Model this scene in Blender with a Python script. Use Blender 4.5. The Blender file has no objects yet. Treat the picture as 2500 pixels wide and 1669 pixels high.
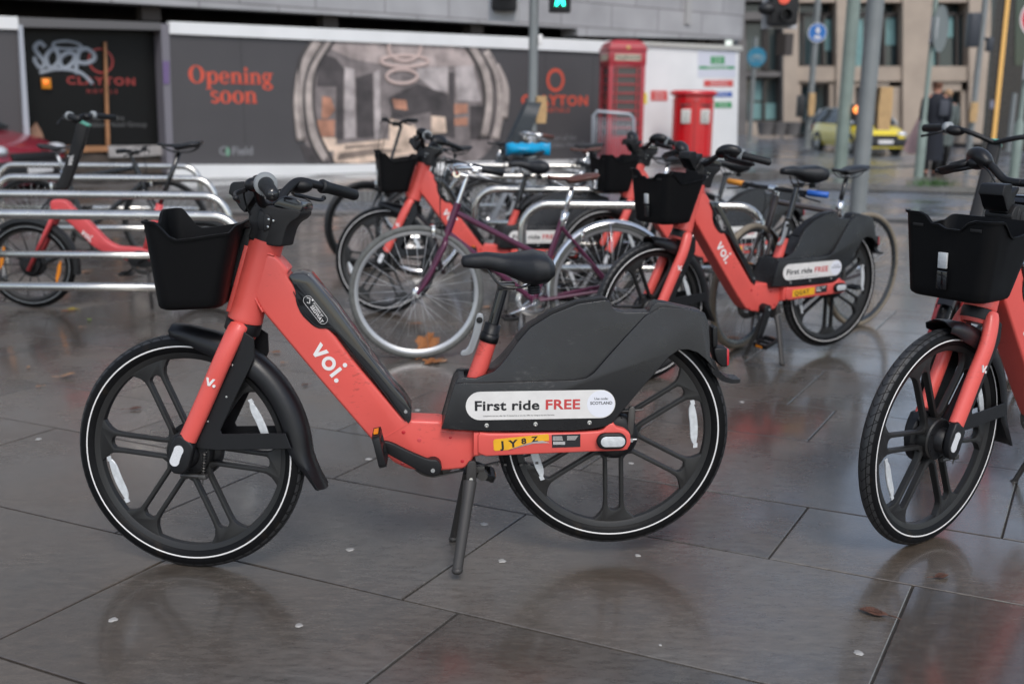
import bpy, bmesh, math, random
from math import sin, cos, pi, radians, sqrt, atan2
from mathutils import Vector, Matrix
random.seed(7)
SC = bpy.context.scene
COL = SC.collection
# ---------------------------------------------------------------- camera
F_PX, CX, CY = 2500.0, 1250.0, 834.5          # the photograph is 2500 x 1669
PITCH, ROLL, CAM_H = radians(13.15), radians(0.6), 1.298
FW = Vector((0, cos(PITCH), -sin(PITCH)))
_u = Vector((0, sin(PITCH), cos(PITCH)))
RT = Vector((1, 0, 0)) * cos(ROLL) + _u * sin(ROLL)
UP = _u * cos(ROLL) - Vector((1, 0, 0)) * sin(ROLL)
CAM = Vector((0, 0, CAM_H))
cd = bpy.data.cameras.new('camera')
cam = bpy.data.objects.new('camera', cd); COL.objects.link(cam)
cam.matrix_world = Matrix((( RT.x, UP.x, -FW.x, CAM.x), (RT.y, UP.y, -FW.y, CAM.y), (RT.z, UP.z, -FW.z, CAM.z), (0, 0, 0, 1)))
cd.sensor_width = 36; cd.lens = 36 * F_PX / 2500
cd.clip_start = 0.05; cd.clip_end = 2000
cd.dof.use_dof = True; cd.dof.focus_distance = 2.86; cd.dof.aperture_fstop = 2.4; cd.dof.aperture_blades = 0
SC.camera = cam
SC.view_settings.view_transform = 'Standard'; SC.view_settings.look = 'None'
SC.view_settings.exposure = 0.86; SC.view_settings.gamma = 1
SC.render.engine = 'CYCLES'; SC.cycles.caustics_reflective = False; SC.cycles.caustics_refractive = False
# ---------------------------------------------------------------- sky and sun (overcast)
world = bpy.data.worlds.new('World'); SC.world = world; world.use_nodes = True
wn = world.node_tree; wn.nodes.clear()
_sky = wn.nodes.new('ShaderNodeTexSky'); _sky.sky_type = 'NISHITA'; _sky.sun_disc = False
SUN_EL, SUN_AZ = radians(50), radians(165)
_sky.sun_elevation = SUN_EL; _sky.sun_rotation = SUN_AZ; _sky.air_density = 1.0; _sky.dust_density = 1.2; _sky.ozone_density = 1.0
_hs = wn.nodes.new('ShaderNodeHueSaturation'); _hs.inputs['Saturation'].default_value = 0.66
_bg = wn.nodes.new('ShaderNodeBackground'); _bg.inputs['Strength'].default_value = 0.115
_wo = wn.nodes.new('ShaderNodeOutputWorld')
wn.links.new(_sky.outputs[0], _hs.inputs['Color']); wn.links.new(_hs.outputs[0], _bg.inputs[0]); wn.links.new(_bg.outputs[0], _wo.inputs[0])
_sl = bpy.data.lights.new('sun', 'SUN'); _sl.energy = 0.95; _sl.angle = radians(20); _sl.color = (1, 0.95, 0.89)
sun = bpy.data.objects.new('sun', _sl); COL.objects.link(sun)
_sd = Vector((sin(SUN_AZ) * cos(SUN_EL), cos(SUN_AZ) * cos(SUN_EL), sin(SUN_EL)))   # towards the sun (sky azimuth from +Y)
sun.rotation_euler = (-_sd).to_track_quat('-Z', 'Y').to_euler(); sun.location = (0, -10, 30)

# ---------------------------------------------------------------- pixel -> place
def ray(p): return FW + RT * ((p[0] - CX) / F_PX) + UP * ((CY - p[1]) / F_PX)
def ground(px, py, h=0.0):
    d = ray((px, py)); return CAM + d * ((h - CAM_H) / d.z)
def at_y(px, py, Y):
    d = ray((px, py)); return CAM + d * (Y / d.y)
def crop(ox, oy, s): return lambda x, y: (ox + x / s, oy + y / s)
k1 = crop(150, 380, 1.5075); k2 = crop(700, 600, 1.844); k3 = crop(320, 380, 3.733); k4 = crop(0, 230, 2.8516)
k5 = crop(760, 230, 2.34); k6 = crop(1360, 280, 2.3756); k7 = crop(2050, 250, 1.3644)
h1 = crop(0, 0, 3.3557); h2 = crop(650, 0, 2.93625); h3 = crop(1400, 0, 3.485); h4 = crop(1800, 0, 3.0157)
class Plane:
    """a bicycle's own upright frame of reference: x to its rear, y away from the viewer, z up from its wheel contact"""
    def __init__(s, M): s.M = M; s.I = M.inverted()
    def __call__(s, p, y=0.0):
        o = s.I @ CAM; d = (s.I.to_3x3() @ ray(p)); q = o + d * ((y - o.y) / d.y); return (q.x, q.z)
def pose(front, heading, pitch=0.0, wr=0.333, lean=0.0):
    """front: ground contact of the front wheel; heading: direction front wheel -> rear wheel in degrees"""
    return Matrix.Translation(Vector((front[0], front[1], wr))) @ Matrix.Rotation(radians(heading), 4, 'Z') @ Matrix.Rotation(radians(lean), 4, 'X') @ Matrix.Rotation(radians(-pitch), 4, 'Y') @ Matrix.Translation(Vector((0, 0, -wr)))

# ---------------------------------------------------------------- materials
MATS = {}
def mat(name, col, rough=0.5, metal=0.0, var=0.0, vscale=6.0, bump=0.0, bscale=60.0, rvar=0.0, coat=0.0, emis=None, estr=0.0, spec=0.5, trans=0.0, scuff=None):
    if name in MATS: return MATS[name]
    m = bpy.data.materials.new(name); m.use_nodes = True; nt = m.node_tree; N = nt.nodes; Lk = nt.links
    b = N['Principled BSDF']
    b.inputs['Base Color'].default_value = (*col, 1); b.inputs['Roughness'].default_value = rough; b.inputs['Metallic'].default_value = metal
    b.inputs['Specular IOR Level'].default_value = spec
    if coat: b.inputs['Coat Weight'].default_value = coat; b.inputs['Coat Roughness'].default_value = 0.12
    if trans: b.inputs['Transmission Weight'].default_value = trans
    if emis: b.inputs['Emission Color'].default_value = (*emis, 1); b.inputs['Emission Strength'].default_value = estr
    tc = N.new('ShaderNodeTexCoord')
    def noise(sc, det=4):
        n = N.new('ShaderNodeTexNoise'); n.inputs['Scale'].default_value = sc; n.inputs['Detail'].default_value = det
        Lk.new(tc.outputs['Object'], n.inputs['Vector']); return n
    if var:
        n = noise(vscale, 6); r = N.new('ShaderNodeMapRange'); r.inputs[1].default_value = 0.3; r.inputs[2].default_value = 0.7
        r.inputs[3].default_value = 1 - var; r.inputs[4].default_value = 1 + var; Lk.new(n.outputs[0], r.inputs[0])
        mx = N.new('ShaderNodeMix'); mx.data_type = 'RGBA'; mx.blend_type = 'MULTIPLY'; mx.inputs[0].default_value = 1
        mx.inputs[6].default_value = (*col, 1); Lk.new(r.outputs[0], mx.inputs[7]); Lk.new(mx.outputs[2], b.inputs['Base Color'])
    if scuff:
        mp = N.new('ShaderNodeMapping'); mp.inputs['Scale'].default_value = (1, 1, 2.6); mp.inputs['Rotation'].default_value = (0, .7, 0); Lk.new(tc.outputs['Object'], mp.inputs[0])
        n = N.new('ShaderNodeTexNoise'); n.inputs['Scale'].default_value = 38; n.inputs['Detail'].default_value = 10; n.inputs['Roughness'].default_value = .75; Lk.new(mp.outputs[0], n.inputs[0])
        n2 = noise(4.5, 2); ml = N.new('ShaderNodeMath'); ml.operation = 'MULTIPLY'; Lk.new(n.outputs[0], ml.inputs[0]); Lk.new(n2.outputs[0], ml.inputs[1])
        r = N.new('ShaderNodeMapRange'); r.inputs[1].default_value = .335; r.inputs[2].default_value = .40; r.inputs[3].default_value = 0; r.inputs[4].default_value = .5; Lk.new(ml.outputs[0], r.inputs[0])
        mx = N.new('ShaderNodeMix'); mx.data_type = 'RGBA'; Lk.new(r.outputs[0], mx.inputs[0]); mx.inputs[7].default_value = (*scuff, 1)
        src = b.inputs['Base Color'].links[0].from_socket if b.inputs['Base Color'].links else None
        if src: Lk.new(src, mx.inputs[6])
        else: mx.inputs[6].default_value = (*col, 1)
        Lk.new(mx.outputs[2], b.inputs['Base Color'])
    if rvar:
        n = noise(vscale * 1.7 + 3, 5); r = N.new('ShaderNodeMapRange'); r.inputs[1].default_value = 0.3; r.inputs[2].default_value = 0.7
        r.inputs[3].default_value = max(0.02, rough - rvar); r.inputs[4].default_value = min(1, rough + rvar); Lk.new(n.outputs[0], r.inputs[0]); Lk.new(r.outputs[0], b.inputs['Roughness'])
    if bump:
        n = noise(bscale, 3); bp = N.new('ShaderNodeBump'); bp.inputs['Strength'].default_value = bump; bp.inputs['Distance'].default_value = 0.002
        Lk.new(n.outputs[0], bp.inputs['Height']); Lk.new(bp.outputs[0], b.inputs['Normal'])
    MATS[name] = m; return m
M = dict(
    coral=mat('coral_paint', (0.72, 0.104, 0.086), 0.38, var=0.05, vscale=5, rvar=0.07, bump=0.12, bscale=350, scuff=(.16, .03, .025)),
    coral_old=mat('coral_paint_worn', (0.62, 0.075, 0.08), 0.4, var=0.10, vscale=7),
    black=mat('black_plastic', (0.007, 0.007, 0.008), 0.42, var=0.2, rvar=0.1, bump=0.25, bscale=700, spec=.35),
    basket=mat('black_basket_plastic', (0.004, 0.004, 0.0045), 0.48, rvar=0.08, bump=0.3, bscale=600, spec=0.14),
    gloss=mat('gloss_black', (0.005, 0.005, 0.006), 0.10, rvar=0.04, coat=0.5),
    fairing=mat('charcoal_fairing', (0.008, 0.008, 0.009), 0.33, var=0.15, vscale=9, rvar=0.09, bump=0.25, bscale=500, scuff=(.075, .072, .070)),
    stem=mat('charcoal_stem', (0.013, 0.0125, 0.013), 0.5, rvar=0.08, bump=0.2, bscale=500, spec=.35),
    rim=mat('graphite_cast_wheel', (0.015, 0.0145, 0.014), 0.42, var=0.15, rvar=0.1, bump=0.2, bscale=400, spec=.4),
    fender=mat('black_fender_plastic', (0.006, 0.006, 0.007), 0.36, spec=.4, rvar=0.1, bump=0.2, bscale=500),
    seat=mat('saddle_vinyl', (0.008, 0.009, 0.011), 0.36, spec=.45, rvar=0.08, bump=0.5, bscale=900),
    white=mat('white_print', (0.78, 0.76, 0.74), 0.5, var=0.04),
    sticker=mat('sticker_white', (0.74, 0.72, 0.69), 0.4, var=0.05, vscale=30),
    sticker2=mat('sticker_round', (0.78, 0.79, 0.84), 0.35),
    ink=mat('ink_black', (0.012, 0.012, 0.014), 0.5), ink_red=mat('ink_red', (0.55, 0.06, 0.06), 0.5),
    plate=mat('plate_yellow', (0.80, 0.42, 0.02), 0.4, var=0.06, vscale=40), plate_back=mat('peeled_backing', (0.7, 0.69, 0.66), 0.6),
    refl=mat('clear_reflector', (0.62, 0.64, 0.65), 0.22, metal=0.2, var=0.14, vscale=70, bump=.6, bscale=300),
    steel=mat('steel_bolt', (0.55, 0.54, 0.52), 0.25, metal=1.0), chrome=mat('chrome', (0.7, 0.7, 0.7), 0.12, metal=1.0, rvar=0.05),
    chain=mat('chain_steel', (0.10, 0.095, 0.09), 0.4, metal=0.8), grey=mat('grey_lever', (0.30, 0.31, 0.32), 0.4, metal=0.3),
    greyring=mat('grey_ring', (0.27, 0.29, 0.30), 0.45), rubber=mat('rubber_grip', (0.007, 0.008, 0.009), 0.5, spec=.4, bump=0.4, bscale=500),
    red=mat('red_lens', (0.5, 0.01, 0.02), 0.15, coat=0.4), amber=mat('amber_reflector', (0.8, 0.25, 0.01), 0.25),
    stand=mat('kickstand_metal', (0.045, 0.042, 0.040), 0.5, metal=0.3, var=0.2), film=mat('battery_film', (0.03, 0.03, 0.035), 0.08, rvar=0.05, coat=0.8),
    racksteel=mat('rack_stainless', (0.62, 0.60, 0.56), 0.22, metal=1.0, var=0.08, rvar=0.08, vscale=12),
)
def tyre_material(name, base, r0, chevron=True):
    if name in MATS: return MATS[name]
    m = bpy.data.materials.new(name); m.use_nodes = True; nt = m.node_tree; N = nt.nodes; Lk = nt.links; b = N['Principled BSDF']
    b.inputs['Base Color'].default_value = (*base, 1); b.inputs['Roughness'].default_value = 0.5; b.inputs['Specular IOR Level'].default_value = 0.28
    tc = N.new('ShaderNodeTexCoord'); sp = N.new('ShaderNodeSeparateXYZ'); Lk.new(tc.outputs['Object'], sp.inputs[0])
    def mth(op, a, c=None):
        n = N.new('ShaderNodeMath'); n.operation = op
        for i, v in enumerate((a, c)):
            if v is None: continue
            if isinstance(v, (int, float)): n.inputs[i].default_value = v
            else: Lk.new(v, n.inputs[i])
        return n.outputs[0]
    ang = mth('ARCTAN2', sp.outputs['Z'], sp.outputs['X']); ay = mth('ABSOLUTE', sp.outputs['Y'])
    rr = mth('SQRT', mth('ADD', mth('MULTIPLY', sp.outputs['X'], sp.outputs['X']), mth('MULTIPLY', sp.outputs['Z'], sp.outputs['Z'])))
    ph = mth('FRACT', mth('ADD', mth('MULTIPLY', ang, 66 / (2 * pi)), mth('MULTIPLY', ay, 38)))
    groove = mth('LESS_THAN', ph, 0.10)
    ph2 = mth('FRACT', mth('ADD', mth('MULTIPLY', ang, 66 / (2 * pi)), mth('MULTIPLY', ay, -12)))
    g2 = mth('MULTIPLY', mth('LESS_THAN', ph2, 0.07), mth('GREATER_THAN', ay, 0.012))
    rail = mth('LESS_THAN', mth('ABSOLUTE', mth('SUBTRACT', ay, 0.012)), 0.0009)
    tot = mth('MAXIMUM', mth('MAXIMUM', groove, g2), rail)
    tread = mth('MULTIPLY', tot, mth('GREATER_THAN', rr, r0 - 0.013))
    ns = N.new('ShaderNodeTexNoise'); ns.inputs['Scale'].default_value = 70; Lk.new(tc.outputs['Object'], ns.inputs[0])
    hgt = mth('SUBTRACT', mth('MULTIPLY', ns.outputs[0], 0.25), tread)
    bp = N.new('ShaderNodeBump'); bp.inputs['Strength'].default_value = 1.0; bp.inputs['Distance'].default_value = 0.004
    Lk.new(hgt, bp.inputs['Height']); Lk.new(bp.outputs[0], b.inputs['Normal'])
    n2 = N.new('ShaderNodeTexNoise'); n2.inputs['Scale'].default_value = 14; n2.inputs['Detail'].default_value = 8; Lk.new(tc.outputs['Object'], n2.inputs[0])
    mr = N.new('ShaderNodeMapRange'); mr.inputs[1].default_value = 0.62; mr.inputs[2].default_value = 0.8; Lk.new(n2.outputs[0], mr.inputs[0])
    mx = N.new('ShaderNodeMix'); mx.data_type = 'RGBA'; mx.inputs[6].default_value = (*base, 1); mx.inputs[7].default_value = (0.06, 0.042, 0.025, 1)
    Lk.new(mth('MULTIPLY', mr.outputs[0], 0.35), mx.inputs[0]); Lk.new(mx.outputs[2], b.inputs['Base Color'])
    if chevron:
        zone = mth('GREATER_THAN', rr, r0 - 0.012)
        mz = N.new('ShaderNodeMix'); mz.data_type = 'RGBA'; Lk.new(zone, mz.inputs[0]); Lk.new(mx.outputs[2], mz.inputs[6]); mz.inputs[7].default_value = (.020, .0205, .022, 1)
        mg = N.new('ShaderNodeMix'); mg.data_type = 'RGBA'; Lk.new(tread, mg.inputs[0]); Lk.new(mz.outputs[2], mg.inputs[6]); mg.inputs[7].default_value = (.0015, .0015, .0015, 1)
        Lk.new(mg.outputs[2], b.inputs['Base Color']); sp2 = mth('ADD', mth('MULTIPLY', mth('MULTIPLY', zone, mth('SUBTRACT', 1.0, tread)), .40), .15); Lk.new(sp2, b.inputs['Specular IOR Level'])
    MATS[name] = m; return m
M['tyre'] = tyre_material('tyre_rubber', (0.0045, 0.0045, 0.005), 0.3355)

# ---------------------------------------------------------------- mesh helpers
class MB:
    def __init__(s): s.bm = bmesh.new()
    def _b(s, faces, w, seg=2, lim=None):
        return
    def box(s, c, d, rot=None, bevel=0.0):
        r = bmesh.ops.create_cube(s.bm, size=1.0); vs = r['verts']
        Mx = Matrix.Translation(Vector(c)) @ (rot.to_4x4() if rot else Matrix.Identity(4)) @ Matrix.Diagonal((d[0], d[1], d[2], 1))
        bmesh.ops.transform(s.bm, matrix=Mx, verts=vs)
        if bevel: bmesh.ops.bevel(s.bm, geom=list({e for v in vs for e in v.link_edges}), offset=bevel, segments=2, affect='EDGES', profile=0.5)
        return s
    def prism(s, pts, y0, y1, bevel=0.0, seg=3, axis='y', mx=None):
        """pts: (x,z) outline, pushed through from y0 to y1; rim bevelled"""
        n = len(pts); mk = lambda p, y: Vector((p[0], y, p[1]))
        a = [s.bm.verts.new(mk(p, y0)) for p in pts]; b = [s.bm.verts.new(mk(p, y1)) for p in pts]
        fs = [s.bm.faces.new(a), s.bm.faces.new(b[::-1])]
        for i in range(n): fs.append(s.bm.faces.new((a[i], b[i], b[(i + 1) % n], a[(i + 1) % n])))
        if mx is not None: bmesh.ops.transform(s.bm, matrix=mx, verts=a + b)
        bmesh.ops.recalc_face_normals(s.bm, faces=fs)
        if bevel:
            ed = {e for f in fs[:2] for e in f.edges}
            bmesh.ops.bevel(s.bm, geom=list(ed), offset=bevel, segments=seg, affect='EDGES', profile=0.5, clamp_overlap=True)
        return s
    def tube(s, path, r, n=12, cap=True, closed=False, flat=None):
        """r: radius or list; flat: optional (scale across, second axis hint)"""
        P = [Vector(p) for p in path]; m = len(P); R = r if isinstance(r, (list, tuple)) else [r] * m
        rings = []; prev = None
        for i, p in enumerate(P):
            if closed: t = (P[(i + 1) % m] - P[i - 1])
            else: t = (P[min(i + 1, m - 1)] - P[max(i - 1, 0)])
            t.normalize()
            if prev is None:
                h = Vector((0, 1, 0)) if abs(t.y) < 0.9 else Vector((1, 0, 0)); u = t.cross(h).normalized()
            else: u = (prev - t * prev.dot(t)).normalized()
            v = t.cross(u); prev = u
            fu, fv = flat if flat else (1, 1)
            rings.append([s.bm.verts.new(p + (u * cos(2 * pi * k / n) * fu + v * sin(2 * pi * k / n) * fv) * R[i]) for k in range(n)])
        for i in range(m if closed else m - 1):
            a, b = rings[i], rings[(i + 1) % m]
            for k in range(n): s.bm.faces.new((a[k], a[(k + 1) % n], b[(k + 1) % n], b[k]))
        if cap and not closed: s.bm.faces.new(rings[0][::-1]); s.bm.faces.new(rings[-1])
        return s
    def lathe(s, prof, n=48, axis='y', c=(0, 0, 0), closed=False, caps=False, rot=None):
        """prof: (radius, along) pairs about an axis"""
        rings = []
        for r, h in prof:
            ring = []
            for k in range(n):
                a = 2 * pi * k / n
                v = Vector((r * cos(a), h, r * sin(a))) if axis == 'y' else (Vector((r * cos(a), r * sin(a), h)) if axis == 'z' else Vector((h, r * cos(a), r * sin(a))))
                if rot: v = rot @ v
                ring.append(s.bm.verts.new(v + Vector(c)))
            rings.append(ring)
        m = len(rings); fs = []
        for i in range(m if closed else m - 1):
            a, b = rings[i], rings[(i + 1) % m]
            for k in range(n): fs.append(s.bm.faces.new((a[k], a[(k + 1) % n], b[(k + 1) % n], b[k])))
        if caps: fs.append(s.bm.faces.new(rings[0][::-1])); fs.append(s.bm.faces.new(rings[-1]))
        bmesh.ops.recalc_face_normals(s.bm, faces=fs)
        return s
    def loft(s, rings, cap=True, closed=True):
        R = [[s.bm.verts.new(Vector(p)) for p in r] for r in rings]; fs = []
        n = len(R[0])
        for a, b in zip(R, R[1:]):
            for k in range(n if closed else n - 1): fs.append(s.bm.faces.new((a[k], a[(k + 1) % n], b[(k + 1) % n], b[k])))
        if cap: fs.append(s.bm.faces.new(R[0][::-1])); fs.append(s.bm.faces.new(R[-1]))
        bmesh.ops.recalc_face_normals(s.bm, faces=fs); return s
    def ball(s, c, r, sc=(1, 1, 1), seg=16):
        q = bmesh.ops.create_uvsphere(s.bm, u_segments=seg, v_segments=seg // 2 + 2, radius=r)
        bmesh.ops.transform(s.bm, matrix=Matrix.Translation(Vector(c)) @ Matrix.Diagonal((*sc, 1)), verts=q['verts']); return s
    def poly(s, pts3):
        s.bm.faces.new([s.bm.verts.new(Vector(p)) for p in pts3]); return s
    def text(s, txt, size, org, right, up, depth=0.0006, bold=0.0, align='LEFT', sx=1.0, spacing=1.0):
        cu = bpy.data.curves.new('t', 'FONT'); cu.body = txt; cu.size = size; cu.extrude = depth; cu.offset = bold * size; cu.align_x = align; cu.space_character = spacing
        cu.resolution_u = 3
        o = bpy.data.objects.new('t', cu); COL.objects.link(o)
        dg = bpy.context.evaluated_depsgraph_get(); dg.update(); me = bpy.data.meshes.new_from_object(o.evaluated_get(dg))
        r, u = Vector(right).normalized(), Vector(up).normalized(); nrm = r.cross(u)
        vs = [s.bm.verts.new(Vector(org) + r * v.co.x * sx + u * v.co.y + nrm * v.co.z) for v in me.vertices]
        for p in me.polygons:
            try: s.bm.faces.new([vs[i] for i in p.vertices])
            except ValueError: pass
        bpy.data.objects.remove(o); bpy.data.curves.remove(cu); bpy.data.meshes.remove(me); return s
    def build(s, name, m, parent=None, loc=None, smooth=True, angle=38):
        bm = s.bm
        if smooth:
            for f in bm.faces: f.smooth = True
            lim = radians(angle)
            for e in bm.edges:
                if len(e.link_faces) == 2 and e.calc_face_angle(0) > lim: e.smooth = False
        me = bpy.data.meshes.new(name)
        if loc is not None: bmesh.ops.translate(bm, vec=-Vector(loc), verts=bm.verts)
        bm.to_mesh(me); bm.free()
        me.materials.append(m if not isinstance(m, str) else M[m])
        o = bpy.data.objects.new(name, me); COL.objects.link(o)
        if loc is not None: o.location = loc
        if parent is not None: o.parent = parent
        return o
def thing(name, label, cat, mw=None, group=None, loc=None):
    o = bpy.data.objects.new(name, None); COL.objects.link(o); o.empty_display_size = 0.1
    if mw is not None: o.matrix_world = mw
    if loc is not None: o.location = loc
    o['label'] = label; o['category'] = cat
    if group: o['group'] = group
    return o
def tag(o, label, cat, group=None):
    o['label'] = label; o['category'] = cat
    if group: o['group'] = group
    return o
def struct(o): o['kind'] = 'structure'; return o
def copy_tree(o, parent=None, mw=None, ops=None):
    c = o.copy(); COL.objects.link(c)
    c.parent = parent
    if mw is not None: c.matrix_world = mw
    for ch in list(o.children): copy_tree(ch, c)
    return c
def bez(pts, n=8):
    """Catmull-Rom through points (open)"""
    P = [Vector(p) for p in pts]; out = []
    for i in range(len(P) - 1):
        p0 = P[max(i - 1, 0)]; p1 = P[i]; p2 = P[i + 1]; p3 = P[min(i + 2, len(P) - 1)]
        for k in range(n):
            t = k / n; out.append(0.5 * ((2 * p1) + (-p0 + p2) * t + (2 * p0 - 5 * p1 + 4 * p2 - p3) * t * t + (-p0 + 3 * p1 - 3 * p2 + p3) * t ** 3))
    out.append(P[-1]); return out
def rnd(pts, it=2, q=0.2):
    """cut the corners of a closed outline"""
    for _ in range(it):
        o = []
        for i in range(len(pts)):
            a, b = pts[i], pts[(i + 1) % len(pts)]
            o.append((a[0] + (b[0] - a[0]) * q, a[1] + (b[1] - a[1]) * q)); o.append((b[0] + (a[0] - b[0]) * q, b[1] + (a[1] - b[1]) * q))
        pts = o; q = 0.25
    return pts
def stadium(c0, c1, r, n=10):
    a = atan2(c1[1] - c0[1], c1[0] - c0[0]); o = []
    for k in range(n + 1): t = a + pi / 2 + pi * k / n; o.append((c0[0] + r * cos(t), c0[1] + r * sin(t)))
    for k in range(n + 1): t = a - pi / 2 + pi * k / n; o.append((c1[0] + r * cos(t), c1[1] + r * sin(t)))
    return o
def circ(c, r, n=24): return [(c[0] + r * cos(2 * pi * k / n), c[1] + r * sin(2 * pi * k / n)) for k in range(n)]
# ================================================================ cast wheel shared by the hire bikes
def cast_wheel(parent, name, c, WR=0.3355, hub='front', nref=2, refang=(205, 25), rsh=None, spoke_rot=0.0, old=False):
    """tyre, rim with six double spokes, hub, stripe, reflectors; origin at the axle"""
    w = thing(name, '', '', None); del w['label']; del w['category']; w.parent = parent; w.location = c
    t = MB(); pr = []
    k = WR - 0.305
    for i in range(20):
        a = 2 * pi * i / 20; pr.append((WR - 0.0295 + 0.0295 * cos(a), 0.0245 * sin(a)))
    t.lathe(pr, 96, closed=True); t.build('tyre', 'tyre', w, angle=60)
    for sd in (-1, 1):
        if sd == 1 and old: continue
        q = MB(); rr = WR - 0.0335
        q.lathe([(rr - .0021, sd * .0245), (rr - .001, sd * .0255), (rr + .001, sd * .0255), (rr + .0021, sd * .0245)], 96)
        q.build('reflective_stripe', 'white' if not old else 'greyring', w)
    f = MB(); R = WR - 0.3355 if WR > .3 else WR - .333
    f.lathe([(.300 + R, .0165), (.303 + R, .0175), (.303 + R, .0195), (.297 + R, .0195), (.288 + R, .0165), (.277 + R, .0145), (.268 + R, .010), (.265 + R, .0), (.268 + R, -.010), (.277 + R, -.0145), (.288 + R, -.0165), (.297 + R, -.0195), (.303 + R, -.0195), (.303 + R, -.0175), (.300 + R, -.0165)], 96, closed=True)
    if not old:
        half = [(.275, .088), (.264, .066), (.254, .052), (.243, .040), (.228, .0318), (.205, .0295), (.080, .0292), (.066, .038), (.052, .046), (.040, .040), (.052, .020), (.085, .0176), (.215, .0176), (.226, .0168), (.233, .010), (.235, .0)]
        o = half + [(a, -b) for a, b in half[::-1][1:]] + [(.277, -.04), (.278, 0), (.277, .04)]
        for s_ in range(6):
            th = radians(spoke_rot + 60 * s_); pts = [((a + (R if a > .1 else 0)) * cos(th) - b * sin(th), (a + (R if a > .1 else 0)) * sin(th) + b * cos(th)) for a, b in o]
            f.prism(pts, -.0105, .0105, bevel=.003, seg=2)
        f.lathe([(.064, -.020), (.060, -.024), (.045, -.024), (.045, .024), (.060, .024), (.064, .020)], 48, closed=True)
    else:
        for s_ in range(12):
            th = radians(30 * s_); f.tube([(.03 * cos(th), 0, .03 * sin(th)), (.268 * cos(th) + R, 0, .268 * sin(th))], .004, 8)
    f.build('cast_rim' if not old else 'spoked_rim', 'rim', w)
    h = MB()
    if hub == 'front':
        h.lathe([(.0, -.052), (.030, -.052), (.036, -.046), (.040, -.030), (.058, -.026), (.060, -.018), (.060, .012), (.075, .014), (.082, .020), (.082, .040), (.060, .046), (.034, .050), (.0, .050)], 48)
        for k_ in range(6):
            a = radians(60 * k_ + 30); h.lathe([(.0, -.029), (.004, -.029), (.004, -.022)], 10, c=(.051 * cos(a), 0, .051 * sin(a)))
    else:
        h.lathe([(.0, -.056), (.040, -.056), (.058, -.050), (.066, -.040), (.068, -.022), (.060, -.016), (.060, .02), (.058, .05), (.03, .055), (.0, .055)], 48)
        for k_ in range(10):
            a = radians(36 * k_); h.box((.060 * cos(a), -.0495, .060 * sin(a)), (.006, .004, .004), Matrix.Rotation(-a, 3, 'Y'))
    h.build('hub', 'black', w)
    for a_ in refang[:nref]:
        q = MB(); th = radians(a_); rm = .240 + R; o = []
        for k_ in range(13):
            u = -1 + k_ / 6; o.append((rm + .005 - .0075 * u * u, u * .060))
        for k_ in range(12, -1, -1):
            u = -1 + k_ / 6; o.append((rm - .005 - .013 * (1 - u ** 4) - .0075 * u * u, u * .060))
        q.prism([(a * cos(th) - b * sin(th), a * sin(th) + b * cos(th)) for a, b in o], -.0165, -.0105, bevel=.0015, seg=1)
        for e in (-1, 1):
            q.prism([(a * cos(th) - b * sin(th), a * sin(th) + b * cos(th)) for a, b in [(rm - .011, e * .058), (rm + .001, e * .058), (rm - .001, e * .071), (rm - .013, e * .071)]], -.0160, -.0125)
        q.build('wheel_reflector', 'refl' if not old else 'amber', w)
    return w

# ================================================================ the coral hire e-bike, traced in its own plane
MAIN = pose((-.9038, 2.725), 4.09, 2.2, lean=-1.06)
T = Plane(MAIN)
_a, _b = T((594, 795), 0), T((650, 590), 0); AX0, AX1 = Vector((_a[0], 0, _a[1])), Vector((_b[0], 0, _b[1])); AXD = (AX1 - AX0).normalized()
def steer(deg): return Matrix.Translation(AX0) @ Matrix.Rotation(radians(deg), 4, AXD) @ Matrix.Translation(-AX0)
TS = Plane(MAIN @ steer(-13.3))
def P1(pts, y=-.045, t=None): return [(t or T)(k1(*p), y) for p in pts]
def P2(pts, y=-.045, t=None): return [(t or T)(k2(*p), y) for p in pts]
def P3(pts, y=-.045, t=None): return [(t or T)(k3(*p), y) for p in pts]
def mix(a, b, t): return a + (b - a) * t

def voi_glyphs(mb, org, r, u, y, h):
    """v o i . on an upright plane; org (x,z) baseline start, r reading direction, u up, h x-height"""
    def g(a, b): return (org[0] + (r[0] * a + u[0] * b) * h, org[1] + (r[1] * a + u[1] * b) * h)
    d = .0008
    mb.prism([g(*p) for p in [(0, 1), (.30, 1), (.50, .40), (.70, 1), (1.0, 1), (.62, 0), (.38, 0)]], y - d, y)
    n = 28; ro, ri = .52, .27; c = (1.60, .5); V = mb.bm.verts
    a_ = [V.new(Vector((g(c[0] + ro * cos(2 * pi * k / n), c[1] + ro * sin(2 * pi * k / n))[0], y - d, g(c[0] + ro * cos(2 * pi * k / n), c[1] + ro * sin(2 * pi * k / n))[1]))) for k in range(n)]
    b_ = [V.new(Vector((g(c[0] + ri * cos(2 * pi * k / n), c[1] + ri * sin(2 * pi * k / n))[0], y - d, g(c[0] + ri * cos(2 * pi * k / n), c[1] + ri * sin(2 * pi * k / n))[1]))) for k in range(n)]
    for k in range(n): mb.bm.faces.new((a_[k], a_[(k + 1) % n], b_[(k + 1) % n], b_[k]))
    mb.prism([g(*p) for p in [(2.30, 0), (2.56, 0), (2.56, 1), (2.30, 1)]], y - d, y)
    mb.prism(circ(g(2.43, 1.36), .165 * h, 16), y - d, y); mb.prism(circ(g(2.92, .15), .165 * h, 16), y - d, y)

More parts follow.
